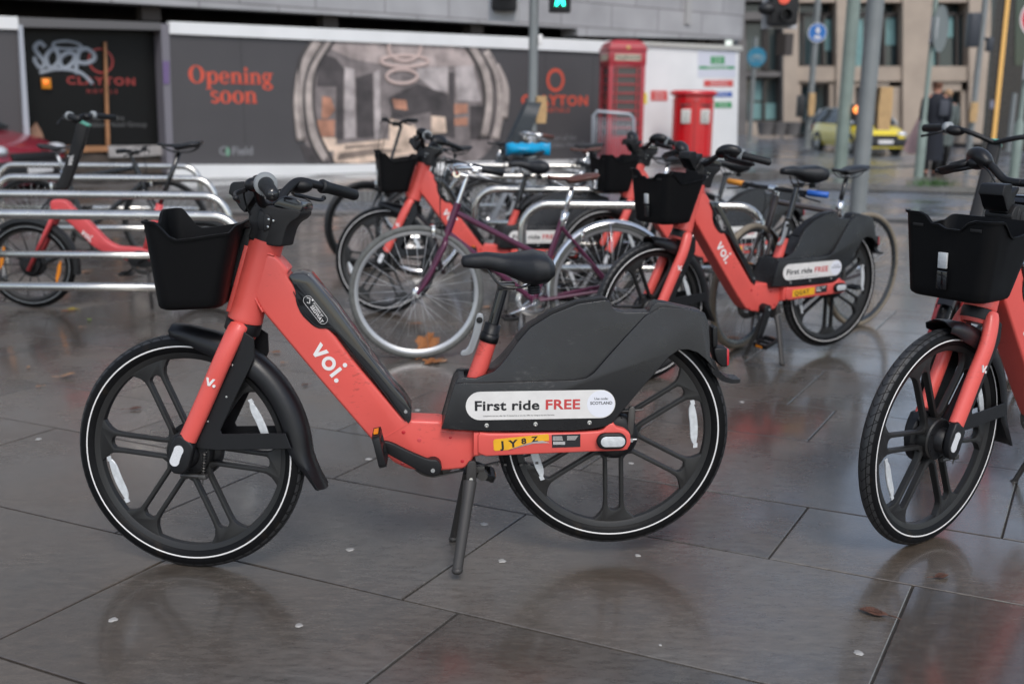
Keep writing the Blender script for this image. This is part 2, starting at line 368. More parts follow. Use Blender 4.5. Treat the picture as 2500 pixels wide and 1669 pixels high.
STEERED = {'fork', 'front_wheel', 'front_fender', 'stem', 'handlebar'}
def make_hire_bike():
    b = thing('hire_bike', 'x', 'bicycle')
    # ---- frame
    f = MB(); FWD = .043
    body = P2([(5, 60), (190, 398), (520, 780), (560, 786), (700, 788), (700, 826), (880, 832), (884, 942), (835, 953), (828, 972), (800, 1003), (720, 1012), (610, 1014), (540, 1003), (480, 975), (440, 935), (380, 872)], -FWD)
    up = P3([(1200, 1425), (1150, 1340), (1115, 1260), (1125, 1130), (1170, 985), (1200, 920), (1245, 896), (1300, 912), (1350, 948), (1435, 1045), (1420, 1085), (1500, 1200)], -FWD)
    lo_edge = P1([(745, 585)], -FWD)
    outl = up[:-1] + body[1:4] + body[4:]
    # outline order: weld left side up, over the top, down the upper edge, along the bottom and back
    outl = up + P1([(1000, 655)], -FWD) + P2([(300, 520), (520, 775), (545, 785), (700, 790), (705, 826), (900, 834), (900, 940), (842, 952), (832, 972), (800, 1003), (720, 1012), (610, 1014), (540, 1003), (480, 975), (440, 935), (380, 872), (150, 606)], -FWD)
    f.prism(rnd(outl, 1, .12), -FWD, FWD, bevel=.014, seg=4)
    for s_ in (-1, 1):   # chain stays either side of the wheel
        st = P2([(860, 836), (920, 842), (1290, 838), (1420, 830), (1450, 795), (1470, 794), (1482, 812), (1520, 822), (1545, 842), (1548, 885), (1530, 918), (1400, 922), (1100, 934), (860, 946)], -.070)
        y0, y1 = (-.078, -.052) if s_ < 0 else (.052, .078)
        f.prism(rnd(st, 1, .15), y0, y1, bevel=.005, seg=3)
    f.prism(P2([(840, 838), (1000, 842), (1000, 935), (840, 946)], -.07), -.070, .070, bevel=.006, seg=2)
    # head tube + weld collar + seat tube
    rot = Matrix.Rotation(atan2(AXD.x, AXD.z), 3, 'Y')
    ht0 = AX0 + AXD * .018; L = (AX1 - AX0).length
    f.lathe([(.0475, 0), (.0485, .004), (.0475, .012), (.0465, .05), (.0470, L - .03), (.0475, L - .012)], 40, axis='z', c=ht0, rot=rot, caps=True)
    st0 = Vector((*P2([(850, 600)], 0)[0], 0)).xzy; st1 = Vector((*P2([(910, 422)], 0)[0], 0)).xzy
    sd = (st1 - st0).normalized()
    f.tube([st0 - sd * .06, st0, st1], [.026, .026, .0235], 28)
    # head bracket that carries the basket
    f.prism(P3([(1030, 815), (1068, 826), (905, 1432), (862, 1418)], -.026), -.026, .026, bevel=.003)
    bead = bez([Vector((x, -.0415, z)) for x, z in up[:8]], 8); f.tube([v + Vector((0, .001 * sin(i * 2.2), 0)) for i, v in enumerate(bead)], [.0030 + .0006 * sin(i * 2.2) for i in range(len(bead))], 8)
    f.build('frame', 'coral', b)
    sb = MB()
    sb.prism(P2([(425, 868), (560, 790), (562, 793), (428, 872)], -.0436), -.0440, -.0432); sb.build('frame_seam', M['coral'], b)
    # small bolts let into the frame
    for p, r in (((526, 838), .0055), ((597, 873), .0060), ((737, 861), .0042), ((791, 968), .0052), ((522, 980), .0050)):
        q = MB(); c = T(k2(*p), -.043); q.lathe([(0, -.0445), (r * .5, -.0446), (r, -.0440), (r, -.042)], 14, c=(c[0], 0, c[1])); q.build('frame_bolt', 'coral_old' if r > .0055 else 'red', b)
    # lettering
    q = MB(); o_ = T(k2(104, 470), -.0432); r_ = Vector(T(k2(166, 548), -.0432)) - Vector(o_); u_ = Vector(T(k2(152, 432), -.0432)) - Vector(o_)
    hh = u_.length; voi_glyphs(q, o_, r_.normalized(), u_.normalized(), -.0434, hh)
    q.build('lettering', 'white', b, smooth=False)
    # ---- battery cover
    q = MB(); ol = P1([(832, 440), (850, 470), (861, 500), (862, 540), (882, 585), (925, 626), (948, 637), (978, 636), (1003, 652)], -.0455) + P2([(222, 388), (545, 806), (562, 780), (558, 722), (398, 540), (205, 262), (100, 135), (60, 122)], -.0455)
    q.prism(rnd(ol, 1, .2), -.0465, .0465, bevel=.004, seg=2); bc = q.build('battery_cover', 'gloss', b)
    q = MB(); q.prism(P2([(70, 128), (105, 128), (215, 262), (412, 535), (555, 722), (545, 726), (398, 545), (200, 272)], -.03), -.038, .038, bevel=.003); q.build('cover_film', 'film', bc)
    q = MB(); ed = [Vector((x, -.0468, z)) for x, z in P2([(30, 205), (70, 290), (120, 350), (160, 368), (215, 376), (330, 520), (430, 650), (535, 790)], -.0468)]
    q.tube(bez(ed, 5), .0012, 6); q.build('cover_edge', 'stem', bc)
    q = MB(); q.lathe([(0, -.050), (.005, -.050), (.006, -.047)], 14, c=(*[0] * 0, T(k2(536, 745), -.047)[0], 0, T(k2(536, 745), -.047)[1])); q.build('cover_bolt', 'steel', bc)
    q = MB(); a0 = Vector(T(k3(1590, 1340), -.0468)); a1 = Vector(T(k3(1760, 1500), -.0468)); rd = (Vector(T(k3(1740, 1498), -.0468)) - Vector(T(k3(1640, 1350), -.0468))).normalized()
    ud = Vector((-rd.y, rd.x)) if rd.x > 0 else Vector((rd.y, -rd.x)); R3 = Vector((rd.x, 0, rd.y)); U3 = Vector((ud.x, 0, ud.y))
    def at3(x, y): q_ = T(k3(x, y), -.0470); return Vector((q_[0], -.0470, q_[1]))
    q.text('SEGWAY', .0135, at3(1630, 1375), R3, U3, .0003, .012); q.text('POWERED BY', .0073, at3(1655, 1345), R3, U3, .0003, .008)
    ring = [Vector((x, -.0470, z)) for x, z in stadium(T(k3(1612, 1318), -.047), T(k3(1748, 1492), -.047), .0125, 8)]
    q.tube(ring, .0005, 6, closed=True)
    q.lathe([(0, -.0476), (.0026, -.0474), (.0026, -.0468)], 12, c=(at3(1655, 1315).x, 0, at3(1655, 1315).z))
    for dd in (0, .0022):
        q.tube([at3(1600, 1290) + R3 * dd, at3(1630, 1297) + R3 * dd, at3(1625, 1340) + R3 * dd, at3(1600, 1335) + R3 * dd], .0006, 6)
    q.build('cover_lettering', 'white', bc, smooth=False)
    q = MB(); q.prism(P3([(1355, 1010), (1372, 985), (1432, 1060), (1418, 1088)], -.02), -.018, .018, bevel=.001); q.build('serial_label', 'greyring', b)
    # ---- fairing (two shells and a spine)
    top_ = [(905, 575), (935, 562), (965, 532), (1000, 490), (1040, 435), (1100, 368), (1200, 306), (1320, 260), (1440, 243), (1462, 250), (1478, 282), (1495, 292), (1535, 300), (1640, 298), (1655, 268), (1680, 254), (1720, 258), (1800, 276), (1870, 292), (1895, 305), (1908, 345), (1910, 420), (1908, 500), (1932, 562)]
    arch = [(1915, 540), (1890, 510), (1855, 480), (1812, 466), (1770, 468), (1725, 498), (1660, 570), (1590, 648), (1520, 730), (1462, 800), (1435, 812), (1380, 822), (1290, 831), (900, 833), (780, 828), (697, 822)]
    front = [(715, 760), (738, 680), (757, 618), (768, 596), (790, 592), (850, 596)]
    q = MB()
    q.prism(P2(top_ + arch + front, -.058), -.062, -.050, bevel=.003); q.prism(P2(top_ + arch + front, -.058), .050, .062, bevel=.003)
    lowp = [(1625, 318), (1700, 275), (1800, 283), (1872, 297), (1893, 312), (1903, 350), (1903, 500), (1925, 555)] + arch + [(715, 760), (738, 680), (757, 622), (800, 618), (900, 618), (1100, 612), (1300, 606), (1350, 596), (1385, 572), (1450, 500), (1540, 405)]
    lw = P2(lowp, -.076)
    for s_ in (-1, 1): q.prism(lw, *((-.0765, -.050) if s_ < 0 else (.050, .0765)), bevel=.0075, seg=3)
    outer = [Vector(p) for p in P2(top_, -.058)]
    def strip(pl, w, th):
        rs = []
        for i, p in enumerate(pl):
            t = (pl[min(i + 1, len(pl) - 1)] - pl[max(i - 1, 0)]).normalized(); n = Vector((t.y, -t.x))
            i_ = p + n * th; rs.append([(p.x, -w, p.y), (p.x, w, p.y), (i_.x, w, i_.y), (i_.x, -w, i_.y)])
        return rs
    q.loft(strip(outer, .0505, .008))
    fr_ = [Vector(p) for p in P2([(697, 822), (715, 760), (738, 680), (757, 620), (775, 600), (800, 600)], -.058)]
    q.loft(strip(fr_, .0505, .008))
    dk = P2([(757, 612), (775, 594), (850, 596), (905, 588), (935, 576), (930, 600), (850, 612)], 0); q.prism(dk, -.052, .052)
    zc_, zt_ = T(k2(1100, 640), -.06)[1], T(k2(1445, 243), -.058)[1]
    def taper(bm_):
        for v in bm_.verts:
            t_ = max(0, min(1, (v.co.z - zc_) / (zt_ - zc_))); t_ = t_ * t_ * (3 - 2 * t_); v.co.z -= abs(v.co.y) * .55 * t_ * .20; v.co.y *= 1 - .55 * t_
    taper(q.bm)
    fair = q.build('rear_fairing', 'fairing', b)
    q = MB(); q.loft(strip([v + Vector((-.003, .004)) for v in outer[4:10]], .040, .012)); taper(q.bm); q.build('fairing_rib', 'black', fair)
    q = MB()   # curled mudflap
    fl = [Vector(p) for p in P2([(1908, 500), (1930, 548), (1960, 575), (1995, 588), (2030, 590)], 0)]
    rs = [];
    for i, p in enumerate(fl):
        t = (fl[min(i + 1, 4)] - fl[max(i - 1, 0)]).normalized(); n = Vector((t.y, -t.x)) * (.022 - .003 * i); w = .045 - .004 * i
        rs.append([(p.x, -w, p.y), (p.x, w, p.y), (p.x + n.x, w, p.y + n.y), (p.x + n.x, -w, p.y + n.y)])
    q.loft(rs); q.build('mudflap', 'fairing', b)
    for p in ((900, 808), (1120, 802), (1363, 795)):
        c = T(k2(*p), -.078); q = MB(); q.lathe([(0, -.0772), (.003, -.0775), (.0035, -.0795), (.0062, -.0790), (.0066, -.0760)], 18, c=(c[0], 0, c[1])); q.build('fairing_bolt', 'steel', fair)
    # sticker
    q = MB(); s0, s1 = T(k2(872, 720), -.0768), T(k2(1414, 711), -.0768); q.prism(stadium(s0, s1, .0405, 14), -.0775, -.0766); stk = q.build('offer_sticker', 'sticker', fair, smooth=False)
    rd = (Vector(s1) - Vector(s0)).normalized(); R3 = Vector((rd.x, 0, rd.y)); U3 = Vector((-rd.y, 0, rd.x))
    def at2(x, y, yy): q_ = T(k2(x, y), yy); return Vector((q_[0], yy, q_[1]))
    q = MB(); q.text('First ride', .0385, at2(843, 741, -.0779), R3, U3, .0002, .026, sx=1.22, spacing=1.04)
    q.text('Limited-time new-user offer. Get 15 minutes free on one ride. Offer may change at any time. See terms.', .0047, at2(884, 768, -.0779), R3, U3, .0001, .004)
    q.build('sticker_text', 'ink', stk, smooth=False)
    q = MB(); q.text('FREE', .0385, at2(1162, 735, -.0779), R3, U3, .0002, .026, sx=1.20, spacing=1.04); q.build('sticker_red_text', 'ink_red', stk, smooth=False)
    q = MB(); q.prism(circ(T(k2(1414, 711), -.0779), .0385, 32), -.0779, -.0774); q.build('code_disc', 'sticker2', stk, smooth=False)
    q = MB(); q.text('Use code:', .0098, at2(1416, 692, -.0783), R3, U3, .0001, .004, 'CENTER'); q.text('SCOTLAND', .0118, at2(1416, 713, -.0783), R3, U3, .0001, .014, 'CENTER'); q.build('code_text', 'ink', stk, smooth=False)
    # number plate and maker's label on the stay
    q = MB(); q.prism(P2([(936, 870), (1176, 846), (1180, 852), (1181, 876), (1110, 880), (1060, 898), (1000, 917), (938, 922), (932, 917), (930, 878)], -.0784), -.0790, -.0779); pl = q.build('number_plate', 'plate', b, smooth=False)
    q = MB(); d_ = Vector(T(k2(1176, 846), -.079)) - Vector(T(k2(936, 870), -.079)); R4 = Vector((d_.x, 0, d_.y)).normalized(); U4 = Vector((-R4.z, 0, R4.x))
    [(q.text(ch, sz, at2(x_, y_, -.0793), R4, U4, .0002, .034, sx=1.25), q.build('plate_character', 'ink', pl, smooth=False), q := MB()) for ch, sz, x_, y_ in (('J', .0285, 966, 910), ('Y', .0285, 1003, 906), ('8', .0225, 1057, 891), ('Z', .0205, 1104, 881))]
    q = MB(); q.loft([[(x, y, z), (x + .001, y - .0005, z)] for x, z, y in [(*T(k2(1182, 886), -.08), -.080)]] + [[(*[T(k2(a, c_), -.081)[0]], -.0835, T(k2(a, c_), -.081)[1]), (T(k2(a, e), -.081)[0], -.0795, T(k2(a, e), -.081)[1])] for a, c_, e in ((1150, 875, 888), (1110, 880, 890), (1070, 891, 900), (1020, 908, 914), (1000, 915, 917))], cap=False, closed=False)
    q.build('peeled_corner', 'plate_back', pl)
    q = MB(); q.prism(P2([(1193, 850), (1322, 846), (1322, 904), (1195, 908)], -.0785), -.0788, -.0779); lb = q.build('maker_label', 'ink', b, smooth=False)
    q = MB()
    for i_ in range(18): q.prism(P2([(1200 + i_ * 3, 880), (1201.6 + i_ * 3, 880), (1201.6 + i_ * 3, 894), (1200 + i_ * 3, 894)], -.079), -.0791, -.0787)
    for j_ in range(5): q.prism(P2([(1198, 857 + 4 * j_), (1240 + (j_ * 29) % 14, 857 + 4 * j_), (1240 + (j_ * 29) % 14, 858.3 + 4 * j_), (1198, 858.3 + 4 * j_)], -.079), -.0791, -.0787); q.prism(P2([(1262, 856 + 4 * j_), (1312 - (j_ * 17) % 14, 855 + 4 * j_), (1312 - (j_ * 17) % 14, 856.3 + 4 * j_), (1262, 857.3 + 4 * j_)], -.079), -.0791, -.0787)
    q.build('label_print', 'white', lb, smooth=False)
    # axle cover with reflector
    for s_ in (-1, 1):
        yy = .0785 * s_; q = MB(); q.prism(stadium(T(k2(1432, 877), -.085), T(k2(1492, 876), -.085), .0235), min(yy, yy + .016 * s_), max(yy, yy + .016 * s_), bevel=.005, seg=3); ac = q.build('axle_cover', 'black', b)
        q = MB(); z2 = yy + .016 * s_; q.prism(stadium(T(k2(1438, 882), -.095), T(k2(1500, 881), -.095), .0150), min(z2, z2 + .002 * s_), max(z2, z2 + .002 * s_), bevel=.001); q.build('axle_reflector', 'refl', ac)
    # rear wheel
    cast_wheel(b, 'rear_wheel', (1.200, 0, .333), hub='rear', refang=(4, 195), spoke_rot=30)
    q = MB()   # rear brake arm and cable end
    q.prism(rnd(P2([(1535, 745), (1540, 722), (1560, 718), (1568, 735), (1562, 800), (1556, 850), (1530, 850)], -.045), 1), -.055, -.045, bevel=.002)
    q.tube([(*[T(k2(1500, 745), -.05)[0]], -.05, T(k2(1500, 745), -.05)[1]), (T(k2(1605, 736), -.05)[0], -.05, T(k2(1605, 736), -.05)[1])], .0028, 8)
    for i_ in range(6): c = T(k2(1505 + 6 * i_, 745), -.05); q.lathe([(.004, -.053), (.006, -.05), (.004, -.047)], 8, c=(c[0], 0, c[1]), closed=True)
    q.build('rear_brake', 'chain', b)
    q = MB(); c = T(k2(1545, 868), -.06); q.tube([(c[0] - .01, -.066, c[1]), (c[0] + .018, -.066, c[1])], .003, 8); q.lathe([(0, -.075), (.006, -.075), (.006, -.062), (0, -.062)], 6, c=(c[0] + .002, 0, c[1])); q.build('axle_nut', 'steel', b)
    # tail lamp
    q = MB(); q.prism(P2([(1908, 362), (1922, 356), (1932, 362), (1932, 440), (1922, 450), (1908, 450)], 0), -.022, .022, bevel=.004); q.prism(P2([(1912, 455), (1926, 449), (1972, 453), (1972, 535), (1945, 534), (1925, 515), (1914, 480)], 0), -.028, .028, bevel=.005); tl = q.build('tail_lamp', 'black', b)
    q = MB(); q.prism(P2([(1970, 458), (1981, 458), (1981, 525), (1970, 532)], 0), -.026, .026, bevel=.002); q.build('tail_lens', 'red', tl)
    # ---- saddle, post
    pst0 = Vector((T(k2(910, 420), 0)[0], 0, T(k2(910, 420), 0)[1])); pst1 = Vector((T(k2(975, 185), 0)[0], 0, T(k2(975, 185), 0)[1]))
    q = MB(); q.tube([pst0 - (pst1 - pst0) * .1, pst1], .0155, 20); c = pst1
    q.box((c.x + .008, 0, c.z + .003), (.05, .035, .022), bevel=.005); q.build('seat_post', 'gloss', b)
    q = MB(); pd = (pst1 - pst0).normalized(); q.tube([pst0 - pd * .006, pst0 + pd * .018], .0265, 24); q.tube([pst0 + pd * .018, pst0 + pd * .020, pst0 + pd * .046], [.0255, .0235, .0235], 24); q.build('seat_collar', 'black', b)
    q = MB(); q.prism(rnd(P2([(850, 330), (855, 305), (870, 300), (885, 308), (886, 335), (872, 390), (850, 455), (838, 482), (815, 492), (790, 497), (780, 488), (786, 470), (812, 462), (835, 400)], -.035), 1, .25), -.042, -.030, bevel=.003); lv = q.build('seat_clamp_lever', 'grey', b)
    q = MB(); c = T(k2(868, 334), -.043); q.lathe([(0, -.046), (.0085, -.045), (.009, -.030)], 18, c=(c[0], 0, c[1])); q.build('lever_bolt', 'black', lv)
    q = MB(); tp = [(785, 62), (792, 46), (830, 36), (900, 28), (980, 36), (1060, 22), (1110, 15), (1165, 26), (1193, 55), (1202, 85)]
    bt = [(785, 82), (792, 98), (830, 104), (900, 108), (980, 132), (1060, 174), (1110, 186), (1165, 172), (1193, 142), (1202, 108)]
    hw = [.010, .020, .028, .034, .045, .075, .093, .098, .085, .055]; rs = []
    for (a, b_), w in zip(zip(tp, bt), hw):
        x, zt = T(k2(*a), 0); zb = T(k2(*b_), -w * .55)[1]; n = 20; r = []
        for k_ in range(n):
            an = 2 * pi * k_ / n; cx_ = cos(an); sz = sin(an)
            zz = (zt + zb) / 2 + (zt - zb) / 2 * (abs(sz) ** .75) * (1 if sz > 0 else -1)
            if sz > 0.5: zz -= .004 * (1 - abs(cx_)) * (w > .06)
            r.append((x, w * (abs(cx_) ** .8) * (1 if cx_ > 0 else -1), zz))
        rs.append(r)
    q.loft([[tuple(Vector(a_).lerp(Vector(b_), t_ / 3)) for a_, b_ in zip(rs[i], rs[i + 1])] for i in range(9) for t_ in range(3)] + [rs[-1]])
    sa = q.build('saddle', 'seat', b, angle=75)
    q = MB()
    for s_ in (-1, 1):
        pts = [Vector((T(k2(*p), s_ * .02)[0], s_ * yv, T(k2(*p), s_ * .02)[1])) for p, yv in (((905, 105), .018), ((935, 150), .022), ((975, 183), .022), ((1060, 186), .022), ((1110, 165), .030))]
        q.tube(bez(pts, 4), .0032, 8)
    q.build('saddle_rail', 'gloss', sa)
    q = MB(); c = T(k2(1110, 180), 0)
    for i_ in range(3): q.lathe([(.0, -.010 + 0), (.016, -.010), (.018, -.006), (.016, -.002), (.0, -.002)], 16, axis='z', c=(c[0], -.02, c[1] + .006 - i_ * .007))
    q.build('saddle_bumper', 'rubber', sa)
    # ---- crank, pedals, chain
    q = MB(); bb = T(k2(658, 1005), -.085); pe = T(k2(425, 880), -.095)
    q.prism(rnd(P2([(420, 872), (470, 880), (560, 925), (640, 958), (680, 958), (700, 990), (692, 1020), (665, 1034), (630, 1028), (560, 990), (440, 925), (425, 900)], -.085), 1, .2), -.094, -.078, bevel=.004); cr = q.build('crank_arm', 'black', b)
    q = MB(); q.lathe([(0, -.0965), (.006, -.0965), (.007, -.093)], 16, c=(bb[0], 0, bb[1])); q.build('crank_bolt', 'steel', cr)
    q = MB(); q.lathe([(.0, -.078), (.022, -.078), (.024, -.060), (.024, .060), (.022, .085), (0, .085)], 24, c=(bb[0], 0, bb[1])); q.build('bottom_bracket', 'black', b)
    q = MB(); q.lathe([(.072, .058), (.075, .060), (.072, .062), (.045, .062), (.045, .058)], 44, c=(bb[0], 0, bb[1]), closed=True)
    for k_ in range(5): a = 2 * pi * k_ / 5; q.tube([(bb[0], .06, bb[1]), (bb[0] + .07 * cos(a), .06, bb[1] + .07 * sin(a))], .006, 8)
    q.build('chainring', 'chain', b)
    q = MB(); rx, rz = 1.195, .333
    for s_ in (-1, 1): q.tube([(bb[0] - .0, .06, bb[1] + s_ * .073), (rx, .06, rz + s_ * .035)], .0035, 6)
    nn = 14
    for k_ in range(nn): c_ = mix(bb[0], 1.0, k_ / nn); q.box((c_, -.02 + .0, bb[1] - .020 + .002 * sin(k_)), (.008, .006, .006))
    q.build('chain', 'chain', b)
    q = MB(); fx, fz = 2 * bb[0] - pe[0], 2 * bb[1] - pe[1]; q.tube([(bb[0], .085, bb[1]), (fx, .095, fz)], [.014, .011], 12); q.build('crank_arm', 'black', b)
    for nm, (px, pz), ys in (('n', pe, -1), ('f', (fx, fz), 1)):
        q = MB(); y0 = .10 * ys; ro = Matrix.Rotation(radians(80 if ys < 0 else 25), 3, 'Y')
        for e in (-1, 1):
            q.box(Vector((px, y0 + ys * .045, pz)) + ro @ Vector((e * .035, 0, 0)), (.012, .088, .022), ro, bevel=.003)
        for e in (0.005, .088): q.box((px, y0 + ys * e, pz), (.078, .010, .020), ro, bevel=.003)
        q.tube([(px, y0 - ys * .01, pz), (px, y0 + ys * .09, pz)], .008, 10)
        for e in range(7):
            for g_ in (-1, 1): q.box(Vector((px, y0 + ys * .008 + ys * e * .0125, pz)) + ro @ Vector((g_ * .042, 0, 0)), (.006, .004, .020), ro)
        p_ = q.build('pedal', 'black', b)
        q = MB(); q.box(Vector((px, y0 + ys * .045, pz)) + ro @ Vector((-.046, 0, 0)), (.004, .040, .012), ro); q.build('pedal_reflector', 'amber', p_); q = MB(); q.box(Vector((px, y0 + ys * .045, pz)) + ro @ Vector((.046, 0, 0)), (.004, .040, .012), ro); q.build('pedal_reflector', 'amber', p_)
    # ---- kickstand
    q = MB(); mt = T(k2(830, 965), -.01); piv = T(k2(825, 1050), -.03)
    q.prism(rnd(P2([(812, 962), (850, 955), (855, 1000), (850, 1060), (835, 1075), (812, 1072), (806, 1040)], -.03), 1, .2), -.05, .03, bevel=.003)
    ft = T(k2(768, 1465), -.145)
    q.tube([(piv[0], -.045, piv[1]), (mix(piv[0], ft[0], .25), -.075, mix(piv[1], ft[1], .25)), (ft[0], -.145, ft[1] + .004)], [.017, .0145, .0125], 12, flat=(1.15, .8))
    ft2 = T(k2(752, 1360), .12)
    q.tube([(piv[0], .025, piv[1]), (mix(piv[0], ft2[0], .3), .055, mix(piv[1], .02, .3)), (ft2[0], .12, .0 - .018)], [.016, .0125, .010], 12, flat=(1.15, .8))
    q.ball((ft[0], -.145, ft[1] + .003), .0145, (1.1, 1, .8)); q.ball((ft2[0], .12, -.018), .013, (1.1, 1, .8))
    ks = q.build('kickstand', 'stand', b)
    q = MB(); c = T(k2(830, 1053), -.055); q.lathe([(0, -.056), (.006, -.055), (.006, -.05)], 12, c=(c[0], 0, c[1])); q.build('stand_bolt', 'steel', ks)
    q = MB(); c = T(k2(880, 1025), .02); q.lathe([(0, .0), (.015, .0), (.016, .006), (.016, .02), (0, .02)], 18, c=(c[0], 0, c[1])); q.box((c[0] - .01, .01, c[1] + .02), (.035, .02, .02), bevel=.003); q.build('chain_tensioner', 'chain', b)
    # ---- basket
    def rr(x0, x1, w, rad, n=12):
        o = []
        for cx_, cy_, a0 in ((x1 - rad, w - rad, 0), (x0 + rad, w - rad, 90), (x0 + rad, -w + rad, 180), (x1 - rad, -w + rad, 270)):
            for k_ in range(n): a = radians(a0 + 90 * k_ / (n - 1)); o.append((cx_ + rad * cos(a), cy_ + rad * sin(a)))
        oo = []
        for i in range(len(o)):   # add points on the straights
            a, b_ = Vector(o[i]), Vector(o[(i + 1) % len(o)]); oo.append(tuple(a))
            if (a - b_).length > .03:
                for k_ in range(1, 10): oo.append(tuple(a.lerp(b_, k_ / 10)))
        return oo
    TOP = rr(-.026, .214, .148, .040); BOT = rr(-.016, .152, .124, .040)
    def sm(a, b_, t): t = max(0, min(1, (t - a) / (b_ - a))); return t * t * (3 - 2 * t)
    def rim(x, y):
        z = mix(.994, .946, sm(.006, .060, x)); z += .012 * sm(.06, .20, x) + .018 * sm(.19, .212, x)
        if x < .02: z -= .030 * (1 - sm(.045, .075, abs(y)))
        return z + (.010 if y > .0 and x < .05 else 0) * (1 - sm(.0, .05, x))
    q = MB(); rs = []; ZB = .770
    def lev(t, off):
        r = []
        for (bx, by), (tx, ty) in zip(BOT, TOP):
            zr = rim(tx, ty); x, y = mix(bx, tx, t), mix(by, ty, t); cx_ = mix(.075, .088, t); v = Vector((x - cx_, y)); v = v * (1 - off / max(v.length, .01)); r.append((cx_ + v.x, v.y, mix(ZB, zr, t)))
        return r
    def shrink(r, k_, dz): return [(.075 + (x - .075) * k_, y * k_, z + dz) for x, y, z in r]
    for k_, dz in ((.75, -.014), (.90, -.012), (.97, -.007)): rs.append(shrink(lev(0, 0), k_, dz))
    for t in (0, .1, .3, .5, .7, .85, .93, .965, .97, 1.0): rs.append(lev(t, -.006 if t > .966 else 0))
    for t in (1.0, .97, .93, .85, .6, .3, .05): rs.append(lev(t, .003))
    rs.append(shrink(lev(0, .003), .9, -.006))
    q.loft(rs); q.build('basket', 'basket', b, angle=50); bk = [c for c in b.children if c.name.startswith('basket')][0]
    q = MB(); q.box((-.0285, 0, .872), (.008, .028, .046), Matrix.Rotation(radians(-3), 3, 'Y'), bevel=.002); q.build('basket_reflector', 'refl', bk)
    q = MB(); q.box((-.0225, 0, .815), (.012, .034, .056), Matrix.Rotation(radians(-3), 3, 'Y'), bevel=.004); q.build('basket_lamp', 'gloss', bk)
    for y_ in (-.09, .09): q = MB(); q.box((-.0262, y_, .966), (.003, .034, .009), Matrix.Rotation(radians(-3), 3, 'Y'), bevel=.001); q.build('basket_slot', 'stem', bk)
    q = MB(); q.prism([(.150, .80), (.186, .80), (.240, .955), (.210, .955)], -.022, .022, bevel=.003); q.build('basket_mount', 'black', b)
    # ================= steered parts
    f = MB()
    for s_ in (-1, 1):
        bl = [P1([(p)], -.058, TS)[0] for p in ((640, 628), (600, 735), (545, 862), (500, 965), (466, 1040))]
        pts = [Vector((AX0.x - .003, s_ * .012, AX0.z - .018)), Vector((bl[0][0], s_ * .040, bl[0][1] - .004))] + [Vector((x, s_ * .058, z)) for x, z in bl[1:]]
        f.tube(bez(pts, 5), [.026] * 6 + [.027 - .0003 * i for i in range(1, 16)] if len(bez(pts, 5)) == 21 else .026, 20, flat=(1.0, .74))
    f.lathe([(0, -.028), (.040, -.028), (.044, -.015), (.044, -.004), (0, -.004)], 32, axis='z', c=AX0, rot=rot)
    fork = f.build('fork', 'coral', b)
    q = MB(); q.lathe([(.0478, -.016), (.0488, -.012), (.0488, .012), (.0478, .016)], 40, axis='z', c=AX0, rot=rot, caps=True); q.build('fork_collar', 'black', fork)
    for s_ in (-1, 1):
        q = MB(); y0, y1 = (-.078, -.054) if s_ < 0 else (.054, .078); q.prism(rnd(P1([(428, 1016), (490, 1062), (484, 1100), (470, 1150), (446, 1172), (410, 1166), (396, 1130), (398, 1075)], -.07, TS), 1, .2), y0, y1, bevel=.006); q.build('dropout_cover', 'black', fork)
    q = MB(); q.prism(circ(P1([(431, 1084)], -.079, TS)[0], .0140), -.0797, -.0779); q.prism(circ(P1([(416, 1124)], -.079, TS)[0], .0140), -.0798, -.0779); q.prism(P1([(415, 1078), (444, 1095), (432, 1130), (401, 1112)], -.079, TS), -.0796, -.0779); q.build('fork_reflector', mat('honeycomb_reflector', (.66, .67, .68), .3, var=.15, vscale=400), fork, smooth=False)
    q = MB(); o_ = P1([(541, 846)], -.0775, TS)[0]; r_ = Vector((.97, -.24)).normalized(); u_ = Vector((.24, .97)).normalized(); h_ = .0205
    def gg(a, c_): return (o_[0] + (r_[0] * a + u_[0] * c_) * h_ , o_[1] + (r_[1] * a + u_[1] * c_) * h_)
    q.prism([gg(*p) for p in [(-.45, 1.05), (-.15, 1.05), (.05, .38), (.45, 1.05), (.80, 1.05), (.22, 0), (-.12, 0)]], -.0786, -.0750); q.prism(circ(gg(.75, .12), .0042, 14), -.0786, -.0750); q.build('fork_lettering', 'white', fork, smooth=False)
    wc = (0.003, 0, .333)
    fw = cast_wheel(b, 'front_wheel', wc, hub='front', refang=(200, 22), spoke_rot=-7)
    # fender
    q = MB(); rs = []; N_ = 30
    for i in range(N_ + 1):
        th = mix(93.5, -14, i / N_); R_ = .3545; dp = .052
        if th > 80: dp = mix(.050, .030, (th - 80) / 13.5); R_ = .3545 + .010 * (th - 80) / 13.5
        if th < 2: R_ += .050 * ((2 - th) / 16) ** 1.6; dp = mix(.050, .018, (2 - th) / 16)
        if 45 < th < 80: dp += .012 * sin((th - 45) / 35 * pi)
        w = .041; a = radians(th); sec = []
        prof = [(-w, -dp), (-w - .002, -dp * .5), (-w * .82, -.010), (-w * .45, -.001), (0, .001), (w * .45, -.001), (w * .82, -.010), (w + .002, -dp * .5), (w, -dp)]
        inner = [(y * .94, r - .003) for y, r in prof[::-1]]
        for y, r in prof + inner: sec.append((wc[0] + (R_ + r) * cos(a), y, wc[2] + (R_ + r) * sin(a)))
        rs.append(sec)
    q.loft(rs)
    # neck of the fender under the crown
    fen = q.build('front_fender', 'fender', b, angle=60)
    q = MB()
